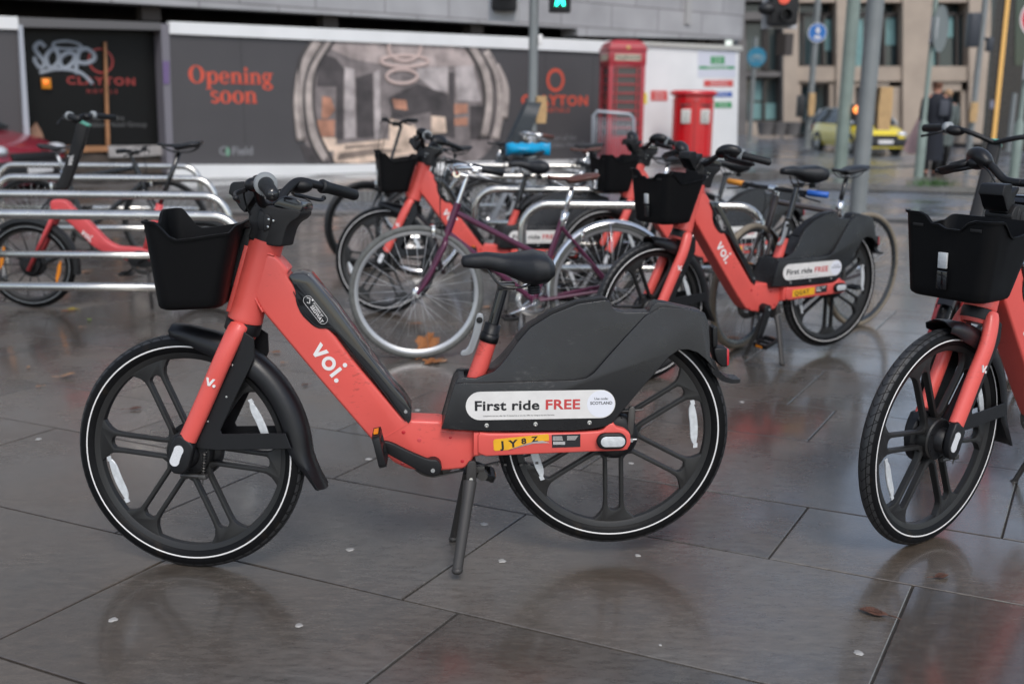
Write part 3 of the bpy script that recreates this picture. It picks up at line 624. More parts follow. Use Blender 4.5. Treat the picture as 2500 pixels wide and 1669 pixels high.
    for s_ in (-1, 1):
        pl_ = P1([(672, 648), (708, 672), (712, 740), (690, 790), (645, 880), (584, 1010), (590, 1023), (824, 1021), (846, 1078), (575, 1083), (505, 1076), (470, 1060), (500, 985), (600, 760)], -.050, TS)
        q.prism(pl_, *((-.0515, -.0465) if s_ < 0 else (.0465, .0515)), bevel=.0015, seg=1)
    q.build('fender_stay', 'black', fen)
    q = MB()
    for p in ((629, 770), (608, 887), (539, 977)):
        c = P1([p], -.052, TS)[0]; q.lathe([(0, -.054), (.003, -.0536), (.0034, -.0512)], 10, c=(c[0], 0, c[1]))
    q.build('stay_screws', 'steel', fen)['kind'] = 'stuff'
    q = MB()   # brake spring and cable by the hub
    a0 = Vector((P1([(527, 1090)], -.045, TS)[0][0], -.045, P1([(527, 1090)], -.045, TS)[0][1])); a1 = Vector((P1([(522, 1180)], -.045, TS)[0][0], -.045, P1([(522, 1180)], -.045, TS)[0][1]))
    q.tube([a0 + (a1 - a0) * (i / 72) + Vector((cos(i * pi / 4), sin(i * pi / 4), 0)) * .0052 for i in range(73)], .0013, 6)
    q.tube([a0, a1, a1 + Vector((-.004, 0, -.022))], .0022, 6)
    e0 = P1([(440, 1175)], -.045, TS)[0]; q.tube([(e0[0], -.045, e0[1]), tuple(a1)], [.006, .007], 8); q.box(a1, (.022, .02, .014), bevel=.002)
    q.build('front_brake', 'chain', fen if False else fork)
    # stem head, top display, phone holder
    q = MB(); q.prism(rnd(P3([(1078, 742), (1120, 770), (1240, 810), (1386, 834), (1400, 770), (1430, 660), (1470, 608), (1535, 570), (1562, 530), (1560, 500), (1390, 480), (1180, 440), (1120, 480), (1080, 560), (1110, 640), (1100, 700)], -.03, TS), 2, .2), -.044, .044, bevel=.013, seg=4)
    q.lathe([(.046, L - .014), (.0468, L + .01), (.0455, L + .05)], 36, axis='z', c=ht0, rot=rot, caps=True)
    stem = q.build('stem', 'stem', b)
    q = MB(); q.prism(rnd(P3([(1160, 505), (1180, 480), (1240, 560), (1250, 620), (1232, 680), (1170, 690), (1145, 640), (1150, 560)], -.045, TS), 1), -.047, -.030, bevel=.004); q.prism(rnd(P3([(1205, 525), (1240, 525), (1285, 570), (1262, 670), (1205, 700)], -.045, TS), 1), -.050, -.030, bevel=.003); cl = q.build('handlebar_clamp', 'stem', stem)
    for p in ((1302, 592), (1252, 648), (1260, 580)):
        q = MB(); c = P3([p], -.046, TS)[0]; q.lathe([(0, -.0515), (.003, -.051), (.0035, -.044)], 12, c=(c[0], 0, c[1])); q.build('clamp_bolt', 'steel', cl)
    q = MB(); q.prism(rnd(P3([(1310, 430), (1370, 380), (1430, 362), (1530, 392), (1572, 432), (1578, 480), (1555, 525), (1480, 512), (1370, 470), (1310, 460)], -.03, TS), 2, .2), -.042, .042, bevel=.012, seg=4); q.build('display', 'gloss', stem)
    q = MB(); q.prism(rnd(P3([(912, 345), (928, 262), (955, 240), (1062, 235), (1068, 268), (1062, 305), (1078, 330), (1185, 268), (1200, 300), (1140, 380), (1075, 480), (1060, 520), (1020, 486), (945, 368)], -.02, TS), 1, .15), -.038, .038, bevel=.004); q.prism(rnd(P3([(1060, 520), (1150, 400), (1200, 400), (1180, 500), (1100, 560)], -.03, TS), 1), -.03, .03, bevel=.005); q.build('phone_holder', 'black', stem)
    # bars
    cb = P3([(1255, 445)], 0, TS)[0]
    left = [(cb[0], 0, cb[1]), (cb[0] + .003, -.055, cb[1] + .006), (cb[0] + .014, -.105, cb[1] + .040), (cb[0] + .032, -.150, cb[1] + .062), (cb[0] + .070, -.190, cb[1] + .052), (cb[0] + .138, -.315, cb[1] + .024)]
    q = MB(); pl_ = bez(left, 8); q.tube(pl_, .0120, 16); q.tube([(x, -y, z) for x, y, z in pl_], .0120, 16); hb = q.build('handlebar', 'black', b)
    for s_ in (-1, 1):
        g0 = Vector((cb[0] + .078, s_ * .205, cb[1] + .049)); g1 = Vector((cb[0] + .142, s_ * .325, cb[1] + .021)); d = (g1 - g0)
        q = MB(); q.tube([g0, g0 + d * .03, g0 + d * .2, g0 + d * .95, g1], [.019, .0205, .0165, .0170, .0145], 20)
        for k_ in range(10): q.tube([g0 + d * (.22 + .07 * k_), g0 + d * (.235 + .07 * k_)], .01735, 20, cap=False)
        gr = q.build('grip', 'rubber', hb)
        q = MB(); q.tube([g1 - d * .01, g1 + d * .012], [.0135, .012], 18); q.tube([g1, g1 + d * .018], .0042, 10); q.build('grip_cap', 'gloss', gr)
        if s_ < 0:
            q = MB(); q.tube([g0 - d * .10, g0 - d * .085, g0 + d * .04, g0 + d * .055], [.026, .0285, .0285, .024], 40)
            dn = d.normalized(); uu = dn.cross(Vector((0, 0, 1))).normalized(); vv = dn.cross(uu)
            for k_ in range(36):
                a = 2 * pi * k_ / 36; q.box(g0 + d * .0 + (uu * cos(a) + vv * sin(a)) * .0285, (.0016, .014, .0016), dn.to_track_quat('Y', 'Z').to_matrix())
            q.build('twist_bell', 'greyring', hb)
        q = MB(); hd = Vector((cb[0] + .030, s_ * .165, cb[1] + .050))
        q.ball(hd, .030, (1.25, 1.0, .72) if s_ > 0 else (.8, .7, .6), 20); lvr = [hd + Vector((-.020, 0, -.012)), hd + Vector((-.034, s_ * .03, -.020)), hd + Vector((-.020, s_ * .07, -.028)), hd + Vector((.012, s_ * .125, -.040)), hd + Vector((.016, s_ * .150, -.034))]
        q.tube(bez(lvr, 5), .0060, 10, flat=(1.0, .7)); q.ball(lvr[-1], .0075); q.build('brake_lever', 'black', hb)
    cab = MB()
    for s_ in (-1, 1): cab.tube(bez([(cb[0] + .02, s_ * .15, cb[1] + .045), (cb[0] - .03, s_ * .09, cb[1] + .03), (cb[0] - .035, s_ * .04, cb[1] - .03), (cb[0] - .01, s_ * .02, cb[1] - .06)], 6), .0025, 8)
    cab.build('brake_cable', 'rubber', hb)
    return b
PROTO = make_hire_bike()
def set_steer(b, deg):
    S = steer(deg)
    for c in b.children:
        if c.name.split('.')[0] in STEERED:
            base = Matrix.Translation(Vector(c.get('_home', c.location)))
            c.matrix_local = S @ base
for c in PROTO.children:
    if c.name.split('.')[0] in STEERED: c['_home'] = tuple(c.location)
def hire(mw, deg, label, group='coral hire bikes', first=False, drop=(), plate=None):
    b = PROTO if first else copy_tree(PROTO)
    b.matrix_world = mw; b['label'] = label; b['group'] = group; set_steer(b, deg)
    return b
def purge(o, names):
    for c in list(o.children):
        if c.name.split('.')[0] in names:
            for d in list(c.children_recursive) + [c]: bpy.data.objects.remove(d)
BIKE_A = hire(MAIN, -13.3, 'foremost coral hire bike, whole in view, with peeled yellow plate JY8Z', first=True)
BIKE_C = hire(pose((.655, 4.80), 30, 1.7), 2, 'coral hire bike behind the front saddle with yellow plate QGAT')
BIKE_D = hire(pose((.56, 6.50), 21, 1.7), 2, 'coral hire bike parked behind the QGAT bike, its charcoal fairing showing between bikes')
BIKE_B = hire(pose((-.80, 6.35), 14, 1.2), -28, 'coral hire bike with black basket standing behind the purple bicycle')
BIKE_R = hire(pose((1.262, 2.93), 35, 1.2), 0, 'coral hire bike cut off by the right edge, seen from its front wheel and basket')
for b_, s_, tx in ((BIKE_C, 1, 'QGAT'), (BIKE_D, 1, 'QFA7'), (BIKE_B, 1, 'QD4C'), (BIKE_R, 1, 'QH2K')):
    purge(b_, {'number_plate'})
    if b_ is BIKE_R or b_ is BIKE_B: continue
    q = MB(); q.prism(P2([(930, 868), (1178, 858), (1178, 914), (930, 924)], -.0784), -.0790, -.0779); pl = q.build('number_plate', 'plate', b_, smooth=False)
    if tx == 'QGAT':
        q = MB(); a_ = T(k2(952, 914), -.0793); q.text(tx, .030, (a_[0], -.0793, a_[1]), (1, 0, .03), (-.03, 0, 1), .0002, .018, sx=1.12, spacing=1.16); q.build('plate_characters', 'ink', pl, smooth=False)

def lift_saddle(b, dz):
    for c in b.children:
        if c.name.split('.')[0] in ('saddle', 'seat_post'): c.location = (dz * .26, 0, dz) if c.name.startswith('saddle') else (dz * .24, 0, dz * .97)
lift_saddle(BIKE_C, .11); lift_saddle(BIKE_B, .06); lift_saddle(BIKE_D, .06)

def turn_crank(b, deg):
    bb = T(k2(658, 1005), -.085); R_ = Matrix.Translation((bb[0], 0, bb[1])) @ Matrix.Rotation(radians(deg), 4, 'Y') @ Matrix.Translation((-bb[0], 0, -bb[1]))
    for c in b.children:
        if c.name.split('.')[0] in ('crank_arm', 'pedal'): c.matrix_local = R_ @ c.matrix_local
turn_crank(BIKE_C, -100); turn_crank(BIKE_R, -60)

for c in BIKE_R.children:
    if c.name.startswith('handlebar'): c.matrix_local = Matrix.Translation((.07, 0, .055)) @ c.matrix_local

def add_hoods(b, sides=(1,)):
    hb = [c for c in b.children if c.name.startswith('handlebar')][0]; cb = P3([(1255, 445)], 0, TS)[0]
    for s_ in sides:
        q = MB(); path = [(cb[0] + .012, s_ * .115, cb[1] + .046), (cb[0] + .026, s_ * .150, cb[1] + .064), (cb[0] + .052, s_ * .180, cb[1] + .062), (cb[0] + .078, s_ * .208, cb[1] + .050)]
        q.tube(bez(path, 5), [.016, .021, .026, .030, .033, .035, .036, .037, .037, .037, .036, .035, .032, .028, .023, .020], 18, flat=(1.1, .8)); q.build('brake_housing', 'fender', hb)
        q = MB(); a_ = Vector((cb[0] + .020, s_ * .185, cb[1] + .048)); q.tube(bez([a_, a_ + Vector((-.022, s_ * .02, -.008)), a_ + Vector((.0, s_ * .08, -.020)), a_ + Vector((.030, s_ * .125, -.030))], 6), [.010] * 4 + [.0085] * 15, 10, flat=(1.2, .6)); q.build('brake_blade', 'black', hb)
add_hoods(BIKE_C, (1, -1)); add_hoods(BIKE_R); add_hoods(BIKE_B, (1, -1)); add_hoods(BIKE_D, (1, -1))
# ================================================================ ground
def ground_mat(name, base, base2, rmin, rmax, bump=0.3, fleck=0.25, slab=False, scale=1.0):
    m = bpy.data.materials.new(name); m.use_nodes = True; nt = m.node_tree; N = nt.nodes; Lk = nt.links; b = N['Principled BSDF']
    tc = N.new('ShaderNodeTexCoord')
    def noise(sc, det=6, rough=.6, mp=None):
        n = N.new('ShaderNodeTexNoise'); n.inputs['Scale'].default_value = sc * scale; n.inputs['Detail'].default_value = det; n.inputs['Roughness'].default_value = rough
        Lk.new(mp or tc.outputs['Object'], n.inputs['Vector']); return n.outputs[0]
    def rng(v, a, c, d, e):
        r = N.new('ShaderNodeMapRange'); Lk.new(v, r.inputs[0])
        for i, x in enumerate((a, c, d, e)): r.inputs[i + 1].default_value = x
        return r.outputs[0]
    def mixc(f, a, c, mode='MIX'):
        x = N.new('ShaderNodeMix'); x.data_type = 'RGBA'; x.blend_type = mode
        if isinstance(f, float): x.inputs[0].default_value = f
        else: Lk.new(f, x.inputs[0])
        for i, v in ((6, a), (7, c)):
            if isinstance(v, tuple): x.inputs[i].default_value = (*v, 1)
            else: Lk.new(v, x.inputs[i])
        return x.outputs[2]
    col = mixc(rng(noise(1.1, 5), .38, .62, 0, 1), base, base2)
    mp = N.new('ShaderNodeMapping'); mp.inputs['Rotation'].default_value[2] = radians(24); mp.inputs['Scale'].default_value = (1, 3.2, 1); Lk.new(tc.outputs['Object'], mp.inputs[0])
    streak = noise(16, 8, .7, mp.outputs[0])
    col = mixc(1.0, col, rng(streak, .3, .7, 1 - fleck, 1 + fleck), 'MULTIPLY')
    col = mixc(rng(noise(210, 2), .66, .74, 0, .5), col, tuple(c * .4 for c in base))
    col = mixc(rng(noise(120, 2), .70, .76, 0, .35), col, (.22, .20, .18))
    col = mixc(rng(noise(9, 3), .70, .74, 0, .35), col, tuple(c * .5 for c in base))
    wet = rng(noise(1.05, 7, .62), .42, .56, 0, 1)
    rr = rng(streak, .3, .75, rmin, rmax)
    if slab:
        at = N.new('ShaderNodeAttribute'); at.attribute_name = 'tone'
        col = mixc(1.0, col, rng(at.outputs['Fac'], 0, 1, .80, 1.20), 'MULTIPLY')
        col = mixc(rng(at.outputs['Fac'], .55, 1, 0, .35), col, tuple(Vector(base2) * 1.1))
    rw = N.new('ShaderNodeMix'); rw.data_type = 'FLOAT'; Lk.new(wet, rw.inputs[0]); Lk.new(rr, rw.inputs[2])
    r2 = N.new('ShaderNodeMath'); r2.operation = 'MULTIPLY'; Lk.new(rr, r2.inputs[0]); r2.inputs[1].default_value = .42; Lk.new(r2.outputs[0], rw.inputs[3]); Lk.new(rw.outputs[0], b.inputs['Roughness'])
    col = mixc(wet, col, mixc(1.0, col, (.66, .62, .58), 'MULTIPLY'))
    Lk.new(col, b.inputs['Base Color'])
    ad = N.new('ShaderNodeMath'); ad.operation = 'ADD'; Lk.new(noise(75, 5, .65), ad.inputs[0]); Lk.new(noise(14, 3, .5), ad.inputs[1])
    bp = N.new('ShaderNodeBump'); bp.inputs['Strength'].default_value = bump; bp.inputs['Distance'].default_value = .004; Lk.new(ad.outputs[0], bp.inputs['Height']); Lk.new(bp.outputs[0], b.inputs['Normal'])
    b.inputs['Specular IOR Level'].default_value = .6; Lk.new(rng(wet, 0, 1, .15, .95), b.inputs['Coat Weight']); b.inputs['Coat Roughness'].default_value = 0.14
    return m
G_SLAB = ground_mat('wet_sandstone_paving', (.108, .103, .094), (.116, .096, .078), .24, .52, bump=.42, fleck=.38, slab=True)
G_JOINT = mat('joint_sand', (.035, .031, .027), .8, bump=.6, bscale=90, var=.3, vscale=20)
G_ROAD = ground_mat('wet_asphalt_sky_tinted', (.115, .135, .165), (.125, .140, .165), .30, .52, bump=.8, fleck=.2)  # blue of the reflected sky is painted into the asphalt base colour
G_FAR = ground_mat('far_paving', (.16, .155, .15), (.13, .125, .12), .35, .6, bump=.3)
# one sheet to the horizon under everything
q = MB(); q.poly([(-400, -60, -.16), (400, -60, -.16), (400, 600, -.16), (-400, 600, -.16)]); struct(q.build('ground', G_ROAD, smooth=False))
U_ = Vector((cos(radians(24)), -sin(radians(24)))); V_ = Vector((sin(radians(24)), cos(radians(24))))
def paving():
    bm = bmesh.new(); lay = bm.faces.layers.float.new('tone_f'); rows = [2.18, 2.86, 3.32, 4.02]
    rnd_ = random.Random(3); v = 4.02; k = 0
    while v < 17: v += (.50, .70, .62)[k % 3] + rnd_.uniform(-.02, .02); rows.append(v); k += 1
    v = 2.18
    while v > -3: v -= (.70, .66, .50)[k % 3]; rows.insert(0, v); k += 1
    known = {2.18: [-3.35, -2.3, -1.285, -.11], 2.86: [-3.0, -1.96, -.44, .62], 3.32: [-1.2, .19], 1.48: [-1.68, .15]}
    vals = []
    def emit(pl, tone):
        z = [rnd_.uniform(-.0008, .0008) for _ in range(4)]
        g = .0035; c = sum((Vector(p) for p in pl), Vector((0, 0))) / 4
        e0 = (Vector(pl[1]) - Vector(pl[0])).normalized(); e1 = (Vector(pl[3]) - Vector(pl[0])).normalized(); sg = ((1, 1), (-1, 1), (-1, -1), (1, -1))
        ins = lambda w_: [Vector(p) + e0 * a_ * w_ * rnd_.uniform(.8, 1.2) + e1 * b_ * w_ * rnd_.uniform(.8, 1.2) for p, (a_, b_) in zip(pl, sg)]
        chp = ins(g); inner = [v_ + e0 * a_ * .0022 + e1 * b_ * .0022 for v_, (a_, b_) in zip(chp, sg)]
        up = [bm.verts.new((p.x, p.y, zz)) for p, zz in zip(inner, z)]
        ch = [bm.verts.new((v_.x, v_.y, -.002)) for v_ in chp]
        lo = [bm.verts.new((v_.co.x, v_.co.y, -.03)) for v_ in ch]
        fs = [bm.faces.new(up)] + [bm.faces.new((up[i], ch[i], ch[(i + 1) % 4], up[(i + 1) % 4])) for i in range(4)] + [bm.faces.new((ch[i], lo[i], lo[(i + 1) % 4], ch[(i + 1) % 4])) for i in range(4)]
        for f in fs: f[lay] = tone
    for a, b in zip(rows, rows[1:]):
        kn = next((known[k_] for k_ in known if abs(k_ - a) < .02), None)
        if kn is None: kn = [rnd_.uniform(-1.2, 1.2)]
        js = sorted(kn)
        while js[-1] < 20: js.append(js[-1] + rnd_.choice((.72, .9, 1.05, 1.2)))
        while js[0] > -20: js.insert(0, js[0] - rnd_.choice((.72, .9, 1.05, 1.2)))
        for u0, u1 in zip(js, js[1:]):
            def P_(u, v_): return U_ * (u + .10 * (v_ - a)) + V_ * v_
            pl = [P_(u0, a), P_(u1, a), P_(u1, b), P_(u0, b)]; c = sum(pl, Vector((0, 0))) / 4
            if c.y < .3 or c.y > 11.9 + .02 * c.x or abs(c.x) > 4 + c.y * .75: continue
            emit([tuple(p) for p in pl], rnd_.random())
    bmesh.ops.recalc_face_normals(bm, faces=bm.faces)
    me = bpy.data.meshes.new('paving'); tones = [f[lay] for f in bm.faces]; bm.to_mesh(me); bm.free()
    at = me.attributes.new('tone', 'FLOAT', 'FACE'); at.data.foreach_set('value', tones)
    me.materials.append(G_SLAB); o = bpy.data.objects.new('paving', me); COL.objects.link(o); struct(o)
    q = MB(); q.poly([(-16, -.5, -.006), (16, -.5, -.006), (16, 12.2, -.006), (-16, 12.2, -.006)]); struct(q.build('paving_joints', G_JOINT, smooth=False))
paving()
# paving area towards and behind the camera
q = MB(); q.poly([(-30, -30, -.012), (30, -30, -.012), (30, -.4, -.012), (-30, -.4, -.012)]); struct(q.build('paving_behind', G_SLAB, smooth=False))
# kerb on the near side, road, far pavements
KERB = mat('granite_kerb', (.16, .15, .14), .5, var=.25, vscale=14, bump=.3)
q = MB(); q.box((0, 12.32, -.06), (60, .24, .125), bevel=.01); struct(q.build('kerb', KERB))
q = MB(); q.poly([(-60, 12.44, -.045), (90, 12.44, -.045), (90, 90, -.045), (-60, 90, -.045)]); struct(q.build('road', G_ROAD, smooth=False))
HA = at_y(415, 430, 15.9); HB = at_y(1800, 378, 23.7); HD = (HB - HA).to_2d().normalized(); HN = Vector((-HD.y, HD.x))   # HN points away from the viewer
def hw_(s, off=0.0, z=0.0): p = HA.to_2d() + HD * s + HN * off; return Vector((p.x, p.y, z))
def hp(p, off=0.0):
    r = ray(p); o = HA.to_2d() + HN * off; t = (o - CAM.to_2d()).dot(HN) / r.to_2d().dot(HN); w = CAM + r * t; return ((w.to_2d() - HA.to_2d()).dot(HD), w.z)
HM = Matrix(((HD.x, HN.x, 0, HA.x), (HD.y, HN.y, 0, HA.y), (0, 0, 1, 0), (0, 0, 0, 1)))     # local x along the wall, y away, z up
q = MB(); q.prism([(-18, -3.4), (15.6, -3.4), (15.6, 6), (-18, 6)], -.2, .10, mx=None)
for v in q.bm.verts: v.co = Vector((v.co.x, v.co.z, v.co.y + .0))
bmesh.ops.transform(q.bm, matrix=HM, verts=q.bm.verts); struct(q.build('far_pavement', G_FAR, smooth=False))
# traffic island on the right, and the pavement past the second road
q = MB(); isl = [ground(*p, .06) for p in ((1975, 447), (2150, 452), (2560, 462), (2700, 432), (2500, 405), (2230, 408), (2040, 420))]
q.prism(rnd([(p.x, p.y) for p in isl], 1, .15), 0, .1)
for v in q.bm.verts: v.co = Vector((v.co.x, v.co.z, v.co.y - .03))
struct(q.build('island_pavement', G_FAR, smooth=False))
q = MB(); q.poly([(12.5, 36.5, .06), (80, 33, .06), (80, 70, .06), (12.5, 70, .06)]); struct(q.build('far_pavement', G_FAR, smooth=False))
YEL = mat('road_paint_yellow', (.40, .26, .06), .6, var=.3, vscale=8); WHT = mat('road_paint_white', (.42, .42, .41), .6, var=.3, vscale=8)
def strip_on(p0, p1, w, m, name, z=-.041):
    a, b = ground(*p0, z), ground(*p1, z); d = (b - a).to_2d().normalized(); n = Vector((-d.y, d.x, 0)) * w / 2; q = MB(); q.poly([a - n, b - n, b + n, a + n]); return struct(q.build(name, m, smooth=False))
strip_on((560, 463), (1450, 468), .09, YEL, 'road_marking'); strip_on((560, 470), (1450, 476), .09, YEL, 'road_marking')
strip_on((700, 538), (1000, 548), .12, WHT, 'road_marking')
for a, b in ((1985, 2010), (2022, 2040)): strip_on((a, 447), (b, 449), .18, YEL, 'road_marking', z=-.0405)
strip_on((2000, 457), (2560, 468), .10, mat('kerb_red_band', (.22, .12, .10), .6, var=.2), 'road_marking')
# ================================================================ hoarding and shopfront
HOARD = mat('hoarding_vinyl', (.066, .061, .063), .5, var=.05, vscale=1.5); WHITE = mat('white_board', (.76, .76, .75), .5, var=.06, vscale=1.2)
ORANGE = mat('print_orange', (.62, .085, .045), .5)
def wallobj(name): pass
def hprism(q, pts, off0, off1, px=True, off=0.0):
    P = [hp(p, off) for p in pts] if px else pts
    n0 = len(q.bm.verts); q.prism(P, off0, off1); return q
def hbuild(q, name, m, parent=None, **k):
    o = q.build(name, m, **k); o.parent = parent; return o
hoard = thing('hoarding', 'long charcoal site hoarding printed Opening soon with white bands top and bottom', 'hoarding', HM)
q = MB(); hprism(q, [(412, 83), (1375, 125), (1478, 128), (1478, 432), (1375, 402), (800, 404), (412, 402)], .0, .08); hbuild(q, 'board', HOARD, hoard, smooth=False)
q = MB(); hprism(q, [(412, 53), (1375, 96), (1500, 102), (1500, 131), (1375, 125), (412, 83)], -.05, .09); hbuild(q, 'top_band', WHITE, hoard, smooth=False)
q = MB(); hprism(q, [(412, 402), (800, 402), (1500, 388), (1500, 412), (800, 430), (412, 436)], -.10, .09); hbuild(q, 'bottom_band', WHITE, hoard, smooth=False)
def htext(q, t, p, size, off=-.004, bold=.0, align='LEFT', sx=1.0, sp=1.0):
    s, z = hp(p, 0); return q.text(t, size, (s, off, z), (1, 0, 0), (0, 0, 1), .001, bold, align, sx, sp)
def serif(q, txt, x, z, h, y=-.004):
    def rect(x0, z0, x1, z1): q.prism([(x + x0 * h, z + z0 * h), (x + x1 * h, z + z0 * h), (x + x1 * h, z + z1 * h), (x + x0 * h, z + z1 * h)], y - .001, y + .001)
    def arc(cx_, cz, ro, rzo, ri, rzi, a0=0, a1=360, n=26):
        A = [radians(a0 + (a1 - a0) * k / n) for k in range(n + 1)]; o = [q.bm.verts.new((x + (cx_ + ro * cos(a)) * h, y, z + (cz + rzo * sin(a)) * h)) for a in A]; i_ = [q.bm.verts.new((x + (cx_ + ri * cos(a)) * h, y, z + (cz + rzi * sin(a)) * h)) for a in A]
        for k in range(n): q.bm.faces.new((o[k], o[k + 1], i_[k + 1], i_[k]))
    for c in txt:
        if c == 'O': arc(.72, .74, .72, .77, .36, .68); adv = 1.52
        elif c == 'o': arc(.52, .5, .52, .54, .21, .46); adv = 1.12
        elif c == 'e': arc(.48, .5, .48, .54, .19, .46, 8, 325); rect(.2, .47, .92, .57); adv = 1.04
        elif c == 'n': rect(.10, 0, .38, .97); rect(0, .86, .14, .97); rect(.0, 0, .48, .10); arc(.58, .62, .42, .40, .14, .30, -5, 160); rect(.72, 0, 1.0, .64); rect(.62, 0, 1.12, .10); adv = 1.20
        elif c == 'i': rect(.12, 0, .40, .97); rect(0, .86, .14, .97); rect(.0, 0, .52, .10); arc(.26, 1.28, .17, .17, .0, .0); adv = .60
        elif c == 'p': rect(.12, -.42, .40, .97); rect(0, .86, .14, .97); rect(0, -.50, .54, -.40); arc(.66, .5, .48, .54, .19, .44, -170, 170); adv = 1.22
        elif c == 'g': arc(.42, .64, .42, .40, .16, .30); rect(.66, .86, 1.02, 1.0); arc(.48, -.20, .50, .30, .24, .18); rect(.12, .08, .70, .24); adv = 1.08
        elif c == 's': arc(.40, .755, .36, .27, .13, .13, 15, 275); arc(.40, .265, .38, .29, .13, .15, -165, 95); adv = .84
        x += adv * h
    return q
q = MB(); sO = hp((461, 203)); eO = hp((668, 203))[0]; serif(q, 'Opening', sO[0], sO[1], (eO - sO[0]) / 7.86); s2 = hp((514, 252)); serif(q, 'soon', s2[0], s2[1], (hp((630, 252))[0] - s2[0]) / 4.28); hbuild(q, 'lettering', ORANGE, hoard, smooth=False)
def logo(q, pc, pt, pe, w, tall=.22):
    s, z = hp(pc, 0); q.lathe([(tall * .72, -.004), (tall, -.004)], 36, c=(s, 0, z)); hbuild(q, 'logo_ring', ORANGE, hoard, smooth=False); q = MB(); a, zz = hp(pt, 0); e, _ = hp(pe, 0)
    q.text('CLAYTON', w, (a, -.004, zz), (1, 0, 0), (0, 0, 1), .001, .035, 'CENTER', 1.25, 1.15); hbuild(q, 'logo_name', ORANGE, hoard, smooth=False); q = MB(); q.text('HOTELS', w * .42, (e, -.004, _), (1, 0, 0), (0, 0, 1), .001, .02, 'CENTER', 1.1, 1.6); hbuild(q, 'logo_caption', ORANGE, hoard, smooth=False)
q = MB(); logo(q, (1356, 196), (1356, 257), (1360, 274), .262, .22)
PALE = mat('print_pale_grey', (.22, .22, .23), .6)
q = MB(); htext(q, 'Part of the', (1345, 343), .15, align='LEFT'); htext(q, 'Dalata Hotel Group', (1340, 360), .15, align='LEFT')
htext(q, 'C', (535, 379), .19, bold=.02); htext(q, 'Field', (566, 379), .19, bold=.02); hbuild(q, 'small_lettering', PALE, hoard, smooth=False)
q = MB(); s_, z_ = hp((556, 371)); q.prism([(s_ - .04, z_ - .05), (s_ + .01, z_ - .07), (s_ + .04, z_ + .01), (s_, z_ + .09), (s_ - .03, z_ + .03)], -.005, -.003); hbuild(q, 'logo_leaf', mat('print_green', (.16, .32, .22), .5), hoard, smooth=False)
# the printed interior view inside its circle: patches of print on the board
def hh(pts): return [hp(h2(*p)) for p in pts]
def patch(name, polys, col, lv):
    for k_, pl in enumerate(polys): q = MB(); q.prism(hh(pl), -.0035 - .0022 * lv - .0002 * k_, -.0015 - .0022 * (lv - 1) - .0002 * k_); hbuild(q, name, mat('print_' + name, col, .55, var=.45, vscale=3.2), hoard, smooth=False)
cxp, cyp = 960, 720
def ell(cx, cy, rx, ry, y0=-9e9, y1=9e9, n=40): return [(cx + rx * cos(2 * pi * k / n), max(y0, min(y1, cy + ry * sin(2 * pi * k / n)))) for k in range(n)]
patch('room_grey', [ell(955, 730, 765, 640, 285, 1165)], (.20, .17, .165), 1)
patch('room_ceiling', [[(420, 285), (1420, 330), (1560, 470), (1180, 480), (1010, 500), (600, 420), (440, 340)]], (.40, .33, .31), 2)
patch('room_pale', [[(560, 480), (630, 500), (640, 990), (560, 990)], [(1080, 490), (1300, 480), (1300, 660), (1200, 650), (1090, 560)], [(1350, 480), (1480, 470), (1540, 730), (1370, 720)], [(770, 520), (810, 500), (820, 990), (775, 1000)]], (.42, .37, .36), 3)
patch('room_dark', [[(370, 380), (500, 420), (560, 500), (550, 620), (360, 620)], [(640, 560), (760, 520), (770, 980), (650, 990)], [(880, 700), (1080, 600), (1300, 680), (1330, 980), (1180, 990), (1180, 800), (900, 860)], [(1460, 760), (1620, 760), (1600, 1000), (1460, 1000)], [(500, 620), (550, 620), (550, 1000), (500, 1000)], [(1305, 520), (1345, 520), (1350, 990), (1310, 990)], [(240, 1040), (330, 1060), (470, 1170), (300, 1170)]], (.065, .055, .055), 4)
patch('room_warm', [[(400, 690), (460, 700), (490, 790), (440, 850), (395, 850)], [(365, 860), (490, 860), (485, 980), (370, 980)], [(1345, 745), (1440, 745), (1440, 810), (1345, 820)], [(1345, 850), (1440, 840), (1440, 900), (1345, 900)], [(900, 710), (1000, 720), (1010, 790), (920, 780)]], (.42, .20, .13), 5)
patch('room_floor', [[(480, 1040), (850, 1000), (1180, 1040), (1120, 1090), (700, 1170), (480, 1165)], [(1180, 830), (1280, 840), (1290, 950), (1180, 960)], [(880, 850), (1060, 900), (1130, 1050), (880, 1040)], [(345, 980), (500, 990), (490, 1080), (380, 1090)]], (.66, .50, .39), 5)
patch('room_rug', [[(520, 1100), (780, 1060), (1000, 1080), (700, 1120), (500, 1150)], [(560, 1045), (860, 1030), (800, 1050), (560, 1070)]], (.22, .17, .14), 6)
q = MB()   # the hanging ring lamps and the arch bars drawn in the print
for (cx_, cy_, rx, ry, rad) in ((990, 350, 115, 90, .035), (990, 440, 170, 40, .03), (970, 550, 110, 50, .03)):
    q.tube([Vector((hp(h2(cx_ + rx * cos(t), cy_ + ry * sin(t)))[0], -.020, hp(h2(cx_ + rx * cos(t), cy_ + ry * sin(t)))[1])) for t in [2 * pi * k / 30 for k in range(30)]], rad, 8, closed=True, flat=(1, .25))
hbuild(q, 'printed_lamps', mat('print_lamp', (.55, .42, .38), .5), hoard)
q = MB()
